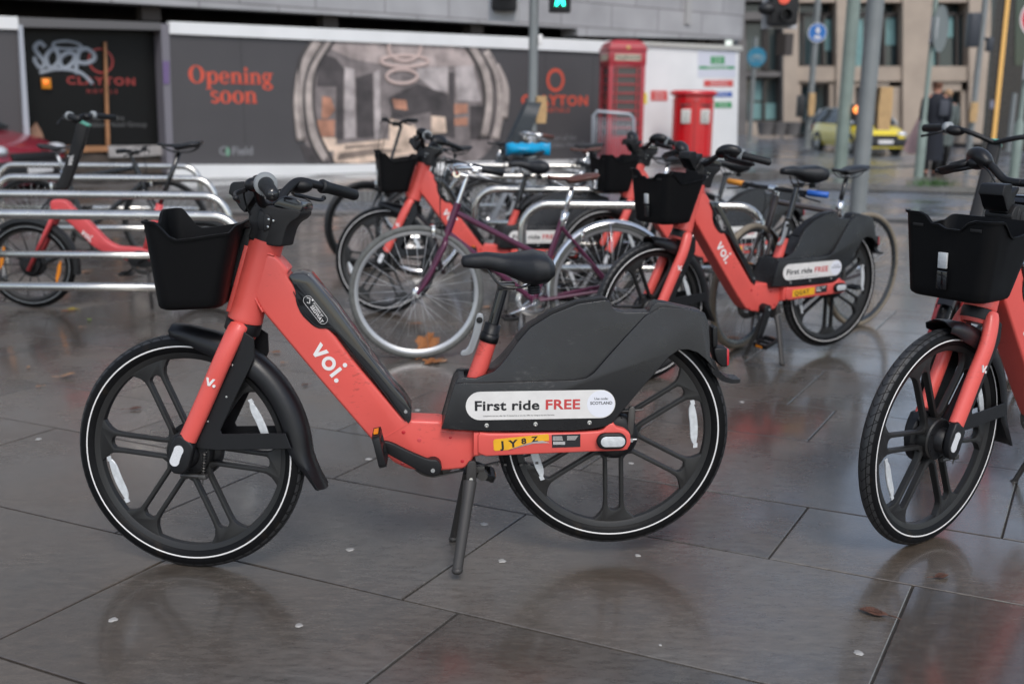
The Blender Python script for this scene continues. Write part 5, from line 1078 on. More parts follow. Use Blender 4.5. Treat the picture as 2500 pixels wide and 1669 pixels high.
def bicycle(mw, label, frame='black', tyre='tyre2', rimm='chrome', R=.345, step=False, sad='seat', post='chrome', bar='flat', grip='rubber', stemm='chrome', fend=None, quill=.10, rise=0.0, crank=20, sz=0.0, steer_=0, grips=None, springs=False, rack=None, group='bicycles locked at the racks', fr=.016, tw=.017):
    b = thing('bicycle', label, 'bicycle', group=group); W = 1.04
    HBt, HT = Vector((.150, 0, .62)), Vector((.215, 0, .80 + sz)); BB = Vector((.62, 0, .285)); ST = Vector((.770, 0, .72 + sz)); RA = Vector((W, 0, R))
    def tb(q, a, c, r, n=14): q.tube([a, c], r, n)
    q = MB(); tb(q, HBt, HT, fr + .003); tb(q, BB, ST, fr)
    if step: tb(q, HT - (HT - HBt) * .25, Vector((.690, 0, .50)), fr * .95); tb(q, HBt + Vector((.01, 0, .03)), BB, fr)
    else: tb(q, HT - (HT - HBt) * .15, ST - Vector((.006, 0, .04)), fr); tb(q, HBt + Vector((.012, 0, .03)), BB, fr * 1.1)
    for s_ in (-1, 1):
        o = Vector((0, s_ * .05, 0)); tb(q, BB + o * .4, RA + o * 1.2, fr * .6, 8); tb(q, ST + o * .3 - Vector((.01, 0, .05)), RA + o * 1.2, fr * .5, 8)
    q.lathe([(0, -.04), (.022, -.04), (.022, .04), (0, .04)], 18, c=BB); q.build('frame', frame, b)
    q = MB(); q.tube([ST - Vector((.01, 0, .05)), ST + Vector((.012, 0, .03))], fr + .004, 14); q.build('seat_clamp', 'chrome', b)
    q = MB(); SP = ST + Vector((.045, 0, .165)); q.tube([ST, SP], .0135, 14); q.build('seat_post', post, b); saddle(b, (SP.x + .01, SP.z + .03), sad, springs=springs)
    q = MB(); A = (HT - HBt).normalized()
    for s_ in (-1, 1): q.tube(bez([HBt + Vector((0, s_ * .012, -.005)), HBt + Vector((-.012, s_ * .038, -.04)), Vector((.055, s_ * .052, .42)), Vector((0, s_ * .055, R))], 6), [.015 - .0003 * i for i in range(19)], 10)
    q.build('fork', frame, b); S = HT + A * quill
    q = MB(); q.tube([HT, S], .0125, 12); q.tube([S, S + Vector((-.055, 0, .015))], [.014, .013], 12); q.lathe([(0, -.02), (.020, -.02), (.020, .02), (0, .02)], 14, c=S + Vector((-.055, 0, .015))); q.build('stem', stemm, b)
    C0 = S + Vector((-.055, 0, .015)); q = MB(); ends = []
    for s_ in (-1, 1):
        if bar == 'flat': p = [C0, C0 + Vector((0, s_ * .10, rise * .3)), C0 + Vector((.01, s_ * .16, rise)), C0 + Vector((.04, s_ * .30, rise))]
        else: p = [C0, C0 + Vector((0, s_ * .08, .01)), C0 + Vector((-.01, s_ * .20, .03)), C0 + Vector((.06, s_ * .25, .035)), C0 + Vector((.21, s_ * .24, .01))]
        pp = bez(p, 6); q.tube(pp, .0112, 12); ends.append((pp[-5], pp[-1], s_))
    hb = q.build('handlebar', 'chrome' if bar != 'flat' else 'black', b)
    for i, (e0, e1, s_) in enumerate(ends):
        d = (e1 - e0).normalized(); q = MB(); q.tube([e1 - d * .11, e1 - d * .105, e1 - d * .002, e1], [.014, .0165, .0165, .013], 14); q.build('grip', grips[i] if grips else grip, hb)
        q = MB(); q.box(e1 - d * .13 + Vector((-.01, 0, -.012)), (.03, .03, .02), bevel=.005); q.tube(bez([e1 - d * .13 + Vector((-.02, 0, -.01)), e1 - d * .10 + Vector((-.045, 0, -.02)), e1 - d * .02 + Vector((-.035, 0, -.035))], 4), .0045, 8); q.build('brake_lever', 'chrome' if bar != 'flat' else 'black', hb)
        q = MB(); q.tube(bez([e1 - d * .14, e1 - d * .2 + Vector((-.07, -s_ * .02, .02)), HT + Vector((-.09, s_ * .02, .02)), HBt + Vector((-.02, s_ * .02, .02))], 6), .0022, 6); q.build('brake_cable', 'rubber', hb)
    spoke_wheel(b, 'front_wheel', (0, 0, R), R, tyre, rimm, tw); spoke_wheel(b, 'rear_wheel', (W, 0, R), R, tyre, rimm, tw)
    for x, z in ((.085, R + .32), (W - .17, R + .28)):
        q = MB()
        for s_ in (-1, 1): q.box((x, s_ * .022, z - .01), (.018, .012, .05), bevel=.003)
        q.box((x, 0, z + .02), (.02, .06, .012), bevel=.003)
        q.build('brake_calliper', 'chrome', b)
    if fend:
        for nm, cx_, t0, t1 in (('front_mudguard', 0, 100, 5), ('rear_mudguard', W, 188, 20))[(0 if fend[1] else 1):]:
            q = MB(); rs = []
            for i in range(26):
                a = radians(mix(t0, t1, i / 25)); r = R + .014; rs.append([(cx_ + (r + dr) * cos(a), y, R + (r + dr) * sin(a)) for y, dr in ((-.024, -.016), (-.018, -.003), (0, .002), (.018, -.003), (.024, -.016), (.015, -.006), (0, -.001), (-.015, -.006))])
            q.loft(rs); q.build(nm, fend[0], b, angle=70)
        q = MB()
        for s_ in (-1, 1): q.tube([(W, s_ * .05, R), (W + .25, s_ * .02, R + .25)], .0025, 6); q.tube([(W, s_ * .05, R), (W - .02, s_ * .02, R + .355)], .0025, 6)
        q.build('mudguard_stays', 'chrome', b)
    cranks(b, BB.x, BB.z, crank, m='chain' if not fend else 'chrome', am='chrome' if fend else 'black')
    q = MB()
    for s_ in (-1, 1): q.tube([(BB.x, .042, BB.z + s_ * .082), (W, .042, R + s_ * .035)], .003, 6)
    q.build('chain', 'chain', b); b.matrix_world = mw
    if steer_:
        Sx = Matrix.Translation(HBt) @ Matrix.Rotation(radians(steer_), 4, A) @ Matrix.Translation(-HBt)
        for c in b.children:
            if c.name.split('.')[0] in ('fork', 'stem', 'handlebar', 'front_wheel', 'front_mudguard'): c.matrix_local = Sx @ Matrix.Translation(c.location)
    return b
M['tyre2'] = tyre_material('tyre_street', (.009, .009, .009), .345); M['tyre_grey'] = mat('tyre_greyed', (.11, .112, .105), .7, var=.2, vscale=30)
M['tan'] = mat('tyre_tan', (.20, .165, .12), .7, var=.15, vscale=20)
M['purple'] = mat('plum_paint', (.085, .010, .040), .30, var=.15, vscale=8, coat=.3); M['brown'] = mat('brown_leather', (.085, .028, .018), .40, var=.2, vscale=12, bump=.3, bscale=300)
M['brownframe'] = mat('dark_brown_paint', (.028, .014, .010), .30, coat=.3); M['bframe'] = mat('black_paint', (.008, .009, .010), .3, coat=.3, rvar=.08)
M['bluegrip'] = mat('blue_rubber', (.02, .12, .50), .45); M['orangegrip'] = mat('orange_rubber', (.70, .27, .03), .45); M['silverpaint'] = mat('silver_paint', (.45, .46, .47), .35, metal=.6)
OLD = make_old_bike(); OLD.matrix_world = ME; OLD['label'] = 'older coral hire bike with tall black stem among the left rack bars'; OLD['group'] = 'older curved hire bikes'
def set_old_steer(b, deg):
    p = Vector((.20, 0, .5)); A = Vector((.33, 0, .94)).normalized(); Sx = Matrix.Translation(p) @ Matrix.Rotation(radians(deg), 4, A) @ Matrix.Translation(-p)
    for c in b.children:
        if c.name.split('.')[0] in ('fork', 'stem', 'handlebar', 'front_wheel', 'front_fender'): c.matrix_local = Sx @ Matrix.Translation(c.location)
o2 = copy_tree(OLD); o2.matrix_world = pose((1.81, 4.27), 45, 0, .275); o2['label'] = 'coral hire bike behind the right edge bike, front wheel seen end on'; set_old_steer(o2, 14)
bicycle(pose((-.49, 5.16), 13), 'plum step-through bicycle with silver rims and brown saddle, nearest the racks', frame='purple', tyre='tyre_grey', rimm='silverpaint', step=True, sad='brown', bar='sweep', fend=('chrome', False), steer_=-6, springs=True, crank=200, quill=.14, sz=.0, group='bicycles locked at the racks')
bicycle(pose((-1.17, 8.10), 32), 'black hybrid bicycle farthest left behind the purple bicycle, thick dark tyres', frame='bframe', rimm='bframe', stemm='bframe', post='bframe', rise=.03, quill=.33, crank=60, fr=.02, tw=.026)
bicycle(pose((-2.75, 8.1), 180), 'dark bicycle facing right with a silver seat post among the left racks', frame='bframe', rimm='bframe', stemm='bframe', post='silverpaint', quill=.08, rise=.02, crank=70, fr=.019)
bicycle(pose((-.70, 7.75), 12), 'black bicycle whose saddle wears a bright blue cover', frame='bframe', quill=.06, crank=10)
bicycle(pose((-.12, 9.35), 10), 'bicycle with silver handlebars and brown leather grips behind the blue saddle cover', frame='silverpaint', bar='sweep', grip='brown', quill=.19, sad='seat', crank=40)
bicycle(pose((-.20, 8.45), 12), 'bicycle with a brown saddle on silver post behind the second rack', frame='silverpaint', sad='brown', quill=.05, crank=100)
bicycle(pose((1.25, 5.46), 36), 'dark brown bicycle with blue and orange grips and tan tyres behind the QGAT bike', frame='brownframe', tyre='tan', rimm='bframe', stemm='chrome', post='bframe', quill=.03, crank=0, grips=['bluegrip', 'orangegrip'], steer_=12, sz=.02)
bicycle(pose((.30, 7.30), 9), 'plain black bicycle between the second and third right rack hoops', frame='bframe', rimm='bframe', quill=.07, crank=130, stemm='bframe')
g6 = bicycle(pose((-.93, 9.75), 8), 'black bicycle carrying a tall grey child seat over its rear wheel', frame='bframe', quill=.05, crank=15)
q = MB(); rs = []
for i in range(12):
    t = i / 11; z = mix(.78, 1.30, t); w = mix(.17, .15, t) * (1 if t < .9 else .8); x = .96 + .20 * t; dpt = mix(.07, .05, t)
    rs.append([(x - dpt * (1 if abs(sx_) < .6 else 2.2), sx_ * w, z) for sx_ in (-1, -.8, -.4, 0, .4, .8, 1)] + [(x + .02, sx_ * w, z) for sx_ in (1, .5, 0, -.5, -1)])
q.loft(rs); q.box((.90, 0, .78), (.24, .24, .06), bevel=.02); q.box((.80, -.12, .60), (.06, .05, .36), bevel=.015); q.box((.80, .12, .60), (.06, .05, .36), bevel=.015)
q.build('child_seat', mat('child_seat_grey', (.025, .032, .038), .5, var=.1), g6)
q = MB(); rs = []   # blue saddle cover
sc_ = pose((-.70, 7.75), 12) @ Vector((.825, 0, .925))
for i in range(17):
    t = i / 16; x = (t - .5) * .34; w = .095 * (sin(min(1, t * 1.15 + .08) * pi) ** .6 if t < .95 else .35) + .012
    if i in (0, 16): w = .02
    rs.append([(x, w * cos(2 * pi * k / 18) * (1 + .05 * sin(k * 3.1 + i)), .045 * sin(2 * pi * k / 18) * (1 + .15 * sin(i * 1.7 + k)) + .030) for k in range(18)])
q.loft(rs); sc = q.build('saddle_cover', mat('cyan_nylon', (.0, .30, .55), .35, bump=.5, bscale=25), angle=80); sc.location = sc_; sc.rotation_euler.z = radians(12)
tag(sc, 'crumpled bright blue waterproof cover pulled over a bicycle saddle', 'saddle cover')

# ================================================================ cycle racks
def rack(x0, x1, Y, label, group):
    r = thing('cycle_rack', label, 'cycle rack', group=group); H, R, rad = .752, .024, .14; q = MB(); p = [(x0, Y, -.01), (x0, Y, H - rad)]
    for k in range(1, 8): a = pi - pi / 2 * k / 8; p.append((x0 + rad + rad * cos(a), Y, H - rad + rad * sin(a)))
    p += [(x0 + rad, Y, H), (mix(x0, x1, .33), Y, H), (mix(x0, x1, .66), Y, H), (x1 - rad, Y, H)]
    for k in range(1, 8): a = pi / 2 - pi / 2 * k / 8; p.append((x1 - rad + rad * cos(a), Y, H - rad + rad * sin(a)))
    p += [(x1, Y, H - rad), (x1, Y, -.01)]; q.tube(p, R, 20); q.build('hoop', 'racksteel', r)
    q = MB(); q.tube([(x0 + .02, Y, .40), (x1 - .02, Y, .40)], R * .9, 18); q.build('mid_rail', 'racksteel', r)
    for x in (x0, x1): q = MB(); q.lathe([(.03, .0), (.055, .001), (.055, .006), (.026, .007)], 24, axis='z', c=(x, Y, 0)); q.build('base_flange', 'racksteel', r)
    return r
for x0, x1, Y, n in ((-2.95, -1.31, 4.93, 'nearest'), (-3.30, -1.66, 5.98, 'second nearest'), (-3.66, -2.11, 7.28, 'third from the front'), (-4.30, -2.62, 8.63, 'farthest')):
    rack(x0, x1, Y, n + ' stainless hoop of the left bank of cycle racks', 'left bank of racks')
for x0, x1, Y, n in ((.05, 1.38, 5.68, 'nearest'), (-.25, 1.10, 6.68, 'second nearest'), (-.48, .90, 7.88, 'third from the front'), (-.62, .75, 9.20, 'farthest')):
    rack(x0, x1, Y, n + ' stainless hoop of the right bank of cycle racks', 'right bank of racks')

# ================================================================ poles, signs and signals
GREY = mat('pole_grey_paint', (.21, .225, .225), .5, metal=.2, var=.12, vscale=3); PALEG = mat('pole_pale_green', (.20, .25, .22), .5, var=.12, vscale=3)
BOXB = mat('signal_black', (.012, .012, .013), .5); TAN = mat('tan_ribbed_cover', (.55, .36, .17), .6, var=.12, vscale=10); SIGNBACK = mat('sign_back_grey', (.16, .18, .175), .5)
def pole(base, r, H, label, m=GREY, fat=None, cat='pole', name='signal_pole'):
    t = thing(name, label, cat, loc=base); q = MB()
    if fat: q.lathe([(fat[0], 0), (fat[0], fat[1]), (r + .01, fat[1] + .06), (r, fat[1] + .10), (r, H), (0, H)], 24, axis='z')
    else: q.lathe([(r * 1.02, 0), (r, H * .5), (r * .96, H), (0, H)], 24, axis='z')
    q.build('post', m, t); q = MB(); q.lathe([(r * 1.9 if not fat else fat[0] * 1.15, 0), (r * 1.8 if not fat else fat[0] * 1.12, .012), (r, .02)], 24, axis='z'); q.build('base_ring', m, t); return t
def ribbed(parent, c, w, h, d=.10):
    q = MB(); n = 14
    for k in range(n): z = c[2] - h / 2 + h * (k + .5) / n; f = 1 - .22 * abs((k + .5) / n - .55) * 1.4; q.box((c[0], c[1], z), (w * f, d, h / n * .86), bevel=.006)
    q.box(c, (w * .8, d * .8, h * .97)); q.box((c[0], c[1] + d, c[2]), (w * .4, d * 1.6, .05)); return q.build('button_cover', TAN, parent)
def disc_sign(parent, c, r, m, ring=None, face=0):
    q = MB(); R_ = Matrix.Rotation(face, 3, 'Z'); q.lathe([(0, -.01), (r, -.01), (r, .0), (0, .0)], 36, c=c, rot=R_); s = q.build('sign_plate', m, parent)
    if ring: q = MB(); q.lathe([(r * .93, -.012), (r * .93, -.015), (r, -.015), (r, -.012)], 36, c=c, rot=R_, closed=True); q.build('sign_rim', ring, s)
    return s
# left pole with two heads cut by the top edge
b1 = Vector((at_y(1300, 270, 11.9).x, 11.9, 0)); t = pole(b1, .052, 5.5, 'grey signal pole rising behind the bicycles, between the two cut-off signal heads')
ribbed(t, (.10, -.02, 1.22), .13, .30)
q = MB(); q.box((.075, -.03, 1.98), (.045, .05, .11), bevel=.004); q.build('marker_plate', 'white', t)
z0 = at_y(1360, 27, 11.9).z
q = MB(); q.box((-.33, 0, z0 + .42), (.28, .20, .84), bevel=.02); q.box((-.33, -.14, z0 + .14), (.20, .16, .02), bevel=.005); sh = q.build('signal_head', BOXB, t)
q = MB(); q.box((-.33, .11, z0 + .38), (.36, .015, .98), bevel=.004); q.build('backing_board', mat('white_backing', (.45, .46, .48), .5), sh)
q = MB(); q.tube([(-.22, 0, z0 + .5), (0, 0, z0 + .5)], .02, 10); q.tube([(.4, 0, z0 + .5), (0, 0, z0 + .5)], .02, 10); q.build('bracket', BOXB, t)
q = MB(); q.box((.285, -.02, z0 + .27), (.24, .16, .58), bevel=.015); hd = q.build('crossing_head', BOXB, t)
LG = mat('green_signal', (.0, .5, .35), .3, emis=(.02, 1, .62), estr=3.0)
q = MB(); zc = z0 + .10   # green man: legs, body, head
q.prism([(.285 + x, zc + z) for x, z in ((-.055, -.055), (-.028, -.055), (.0, .0), (.028, -.055), (.055, -.055), (.03, .06), (.03, .12), (-.03, .12), (-.03, .06))], -.108, -.103); q.prism(circ((.285, zc + .155), .026, 14), -.108, -.103); q.build('green_figure', LG, hd, smooth=False)
# signal head with white border, hung from a mast arm
bs = Vector((at_y(2112, 300, 12.05).x, 12.05, 0)); t = pole(bs, .094, 7.0, 'thick grey lamp column standing just behind the QGAT bike', cat='lamp column', name='lamp_column')
ribbed(t, (.20, .0, 1.272), .165, .48, .12)
hc = at_y(1908, 20, 12.05) - bs; z0 = at_y(1908, 70, 12.05).z
q = MB(); q.tube([(0, 0, 3.6), (hc.x, 0, 3.6), (hc.x, 0, z0 + .9)], .03, 12); q.build('mast_arm', GREY, t)
q = MB(); q.box((hc.x, -.06, z0 + .47), (.31, .2, .88), bevel=.03); q.ball((hc.x - .19, -.12, z0 + .20), .085, (1.2, 1, .8), 14); sg = q.build('signal_head', BOXB, t)
q = MB(); q.prism([(hc.x - .20, z0), (hc.x + .20, z0), (hc.x + .20, z0 + 1), (hc.x - .20, z0 + 1)], .06, .075); q.build('backing_board', mat('white_backing', (.45, .46, .48), .5), sg)
q = MB(); q.tube([(hc.x - .02, -.16, z0 + .305), (hc.x - .02, -.19, z0 + .305)], .062, 20); q.build('red_lamp', mat('red_signal', (.6, .05, .03), .3, emis=(1, .2, .14), estr=.3), sg)
for zz in (.13,): q = MB(); q.lathe([(.06, -.16), (.066, -.26), (.060, -.26), (.055, -.16)], 20, c=(hc.x, 0, z0 + zz)); q.build('lamp_hood', BOXB, sg)
# far poles
BLUE = mat('sign_blue', (.01, .14, .45), .4); BLUE2 = mat('sign_teal_blue', (.01, .18, .30), .4)
def far_pole(px, py, h, r, H, label, m=GREY, fat=None):
    b = ground(px, py, h); return b, pole(b, r, H, label, m, fat, 'sign pole', 'sign_pole')
b_, t = far_pole(1970, 362, .06, .09, 5.0, 'grey pole with round blue shared path sign near the yellow car')
zc = at_y(1990, 81, b_.y).z - b_.z; s = disc_sign(t, (.02, -.12, zc), .27, BLUE, 'white')
q = MB(); q.ball((.02, -.142, zc + .14), .035, (1, .2, 1), 10); q.prism([(-.05, zc + .10), (.09, zc + .10), (.07, zc + .0), (.03, zc - .02), (.0, zc - .02)], -.146, -.14); q.prism(circ((-.02, zc - .13), .05, 12), -.146, -.14); q.prism(circ((.07, zc - .13), .05, 12), -.146, -.14); q.build('sign_figure', 'white', s)
ribbed(t, (-.02, -.2, 1.27), .2, .66, .14); q = MB(); q.box((-.32, -.15, 1.22), (.22, .2, .62), bevel=.03); q.tube([(-.3, -.1, 1.2), (0, 0, 1.2)], .03, 8); q.build('button_box', BOXB, t)
b_, t = far_pole(1829, 349, .06, .075, 3.4, 'slim grey pole with round blue cycle sign beside the site board')
zc = at_y(1838, 140, b_.y).z - b_.z; s = disc_sign(t, (.05, -.1, zc), .31, BLUE2, None)
q = MB()
for x in (-.12, .13): q.lathe([(.075, -.125), (.095, -.125), (.095, -.12), (.075, -.12)], 20, c=(.05 + x, 0, zc - .04), closed=True)
q.tube([(-.07, -.125, zc - .04), (-.01, -.125, zc + .07), (.12, -.125, zc + .06), (.18, -.125, zc - .04)], .012, 6); q.tube([(-.01, -.125, zc + .07), (.06, -.125, zc - .04), (.12, -.125, zc + .06)], .012, 6); q.build('sign_bicycle', mat('sign_pale', (.4, .5, .52), .5), s)
b_, t = far_pole(2050, 419, .06, .122, 8.0, 'thick grey lamp column with a lit amber lamp, in front of the yellow car', PALEG)
q = MB(); q.box((.19, -.05, 1.12), (.17, .14, .30), bevel=.02); q.box((.08, 0, 1.2), (.12, .05, .05)); bx = q.build('button_box', BOXB, t)
q = MB(); q.tube([(.19, -.13, 1.17), (.19, -.16, 1.17)], .075, 20); q.build('amber_lamp', mat('amber_lit', (.9, .25, .05), .3, emis=(1, .28, .07), estr=1.0), bx)
b_, t = far_pole(2242, 432, .06, .042, 4.5, 'pale green two-stage pole carrying the grey back of a round sign, beside the pedestrians', PALEG, fat=(.082, .93))
zc = at_y(2283, 70, b_.y).z - b_.z; disc_sign(t, (.16, .08, zc), .40, SIGNBACK, None, radians(50))
q = MB(); q.box((-.01, -.07, zc + .0), (.11, .08, .36), bevel=.01); q.ball((-.03, -.07, zc - .22), .05); q.build('control_box', mat('box_pale', (.38, .39, .40), .5), t)
q = MB(); q.box((.30, .02, zc + .53), (.40, .05, .06)); q.build('sign_plate', 'white', t)
b_, t = far_pole(2362, 399, .06, .065, 6.0, 'grey signal pole with a dark signal head turned away, left of the black pillar')
q = MB(); zc = at_y(2373, 74, b_.y).z - b_.z; q.box((-.20, 0, zc), (.24, .24, .72), bevel=.03); q.box((.20, 0, zc - .3), (.14, .14, .30), bevel=.02); q.tube([(-.2, 0, zc), (.2, 0, zc - .25)], .03, 8); q.build('signal_head', mat('signal_slate', (.03, .035, .045), .5), t); ribbed(t, (-.06, -.16, 1.13), .17, .44)
b_, t = far_pole(2474, 432, .06, .042, 4.5, 'pale green two-stage pole with red no entry sign at the right edge', PALEG, fat=(.085, .95))
zc = at_y(2510, 45, b_.y).z - b_.z; s = disc_sign(t, (.10, -.08, zc), .36, mat('sign_red', (.55, .015, .03), .4), 'white'); q = MB(); q.box((.10, -.098, zc), (.50, .01, .11)); q.build('white_bar', 'white', s)
q = MB(); q.box((.02, -.1, at_y(2480, 172, b_.y).z - b_.z), (.24, .05, .34), bevel=.01); q.build('control_box', mat('box_pale', (.38, .39, .40), .5), t)
b_ = ground(2461, 368, .06); t = pole(b_, .07, 1.65, 'short grey bollard post in front of the black pillar', cat='bollard', name='bollard')

# ================================================================ telephone kiosk and letter box
REDP = mat('kiosk_red', (.36, .022, .032), .35, var=.08, coat=.2); LBRED = mat('letter_box_red', (.55, .004, .010), .25, coat=.4, var=.05)
kb = Vector((at_y(1516, 270, 19.5).x, 19.5, .10)); kx = thing('telephone_kiosk', 'red telephone kiosk standing against the white site board', 'phone box', loc=kb); kx.rotation_euler.z = radians(10); kx.scale = (.85, .85, .87)
W_, Hk = .40, 2.66
q = MB()
for sx_ in (-1, 1):
    for sy in (-1, 1): q.box((sx_ * (W_ - .05), sy * (W_ - .05), 1.10), (.10, .10, 2.2), bevel=.01)
q.box((0, 0, .12), (2 * W_ + .03, 2 * W_ + .03, .24), bevel=.01)
for s_ in (-1, 1): q.box((s_ * (W_ - .035), 0, .45), (.03, .70, .5)); q.box((0, s_ * (W_ - .035), .45), (.70, .03, .5))
q.build('body', REDP, kx)
q = MB(); q.box((0, 0, 2.30), (2 * W_ + .02, 2 * W_ + .02, .30), bevel=.015); q.box((0, 0, 2.47), (2 * W_ + .06, 2 * W_ + .06, .05), bevel=.012)
rs = []
for k in range(9): a = pi / 2 * k / 8; w = W_ * (1.0 if k == 0 else cos(a * .80)); rs.append([(sx_ * w, sy * w, 2.49 + .19 * sin(a)) for sx_, sy in ((-1, -1), (1, -1), (1, 1), (-1, 1))])
q.loft(rs); q.build('roof', REDP, kx)
for i, (dx, dy) in enumerate(((0, -1), (-1, 0), (1, 0))):
    q = MB(); c = Vector((dx * (W_ + .012), dy * (W_ + .012), 2.31)); q.box(c, (.56 if dy else .01, .56 if dx else .01, .12)); sg = q.build('sign_panel', mat('kiosk_sign_cream', (.55, .50, .38), .5), kx, smooth=False)
    if dy:
        q = MB(); q.text('TELEPHONE', .095, (c.x, c.y - .008, 2.277), (1, 0, 0), (0, 0, 1), .001, .02, 'CENTER', 1, 1.05); q.build('sign_text', 'ink', sg, smooth=False)
    q = MB(); n = Vector((dx, dy, 0)); u = Vector((-dy, dx, 0))
    for r_ in range(9): q.box(n * (W_ - .03) + Vector((0, 0, .70 + r_ * .178)), tuple(abs(u[j]) * .70 + abs(n[j]) * .03 + (0, 0, .030)[j] for j in range(3)))
    for cc in (-.23, .23): q.box(n * (W_ - .03) + u * cc + Vector((0, 0, 1.41)), tuple(abs(u[j]) * .028 + abs(n[j]) * .03 + (0, 0, 1.42)[j] for j in range(3)))
    gb = q.build('glazing_bars', REDP, kx, smooth=False)
    q = MB(); q.box(n * (W_ - .05) + Vector((0, 0, 1.41)), tuple(abs(u[j]) * .69 + abs(n[j]) * .006 + (0, 0, 1.42)[j] for j in range(3))); q.build('pane', mat('kiosk_glass', (.05, .045, .05), .15), gb, smooth=False)
q = MB(); q.ball((0, -W_ - .02, 2.50), .05, (1, .3, 1)); q.build('crown_emblem', mat('gilt', (.5, .3, .1), .4), kx)
lb_ = Vector((at_y(1692, 270, 21.2).x, 21.2, .10)); lx = thing('letter_box', 'red oval double letter box in front of the white site board', 'letter box', loc=lb_); lx.scale = (.91, .91, .91)
def oval(a, b_, z, n=36): return [(a * cos(2 * pi * k / n), b_ * sin(2 * pi * k / n), z) for k in range(n)]
q = MB(); q.loft([oval(.45, .30, z) for z in (.20, 1.36)] + [oval(.46, .31, 1.37), oval(.46, .31, 1.40), oval(.44, .29, 1.41), oval(.44, .29, 1.50)]); q.build('body', LBRED, lx)
q = MB(); q.loft([oval(.46, .31, 1.49), oval(.53, .36, 1.54), oval(.53, .36, 1.57), oval(.50, .34, 1.60), oval(.42, .27, 1.62)]); q.build('cap', LBRED, lx)
q = MB(); q.loft([oval(.47, .32, 0), oval(.47, .32, .20)]); q.build('plinth', BOXB, lx)
q = MB(); q.box((0, -.302, .80), (.012, .012, 1.1)); q.build('door_seam', mat('seam_dark', (.12, .0, .0), .6), lx)
for x in (-.20, .22):
    q = MB(); q.box((x, -.285, 1.06), (.20, .05, .30), bevel=.01); pn = q.build('notice_plate', mat('notice_cream', (.62, .62, .58), .5), lx)
    q = MB()
    for k in range(5): q.box((x, -.3115, 1.16 - .05 * k), (.13, .002, .010))
    q.build('notice_text', 'ink', pn)
    q = MB(); q.box((x, -.272, 1.30), (.26, .04, .035), bevel=.008); q.build('posting_slot', BOXB, lx)
q = MB(); s0 = Vector((0, -.306, 1.42)); q.text('GR', .09, (.02, -.312, 1.39), (1, 0, 0), (0, 0, 1), .002, .01, 'CENTER'); q.build('cypher', mat('pale_red', (.6, .15, .16), .4), lx, smooth=False)
# low barrier by the kiosk
br = thing('barrier', 'low grey tubular barrier with wire mesh in front of the kiosk', 'barrier', loc=(at_y(1500, 270, 17.2).x, 17.2, .10)); q = MB()
q.tube([(-.34, 0, 0), (-.34, 0, 1.0), (-.28, 0, 1.07), (.25, 0, 1.03), (.32, 0, .95), (.36, 0, 0)], .028, 12); q.tube([(-.34, 0, .3), (.35, 0, .3)], .02, 10); q.build('tube_frame', mat('galvanised', (.36, .38, .41), .4, metal=.5), br)
q = MB()
for k in range(14): q.tube([(-.3 + k * .045, 0, .3), (-.3 + k * .045, 0, .98)], .006, 6)
q.build('mesh', mat('galvanised', (.4, .4, .4)), br)

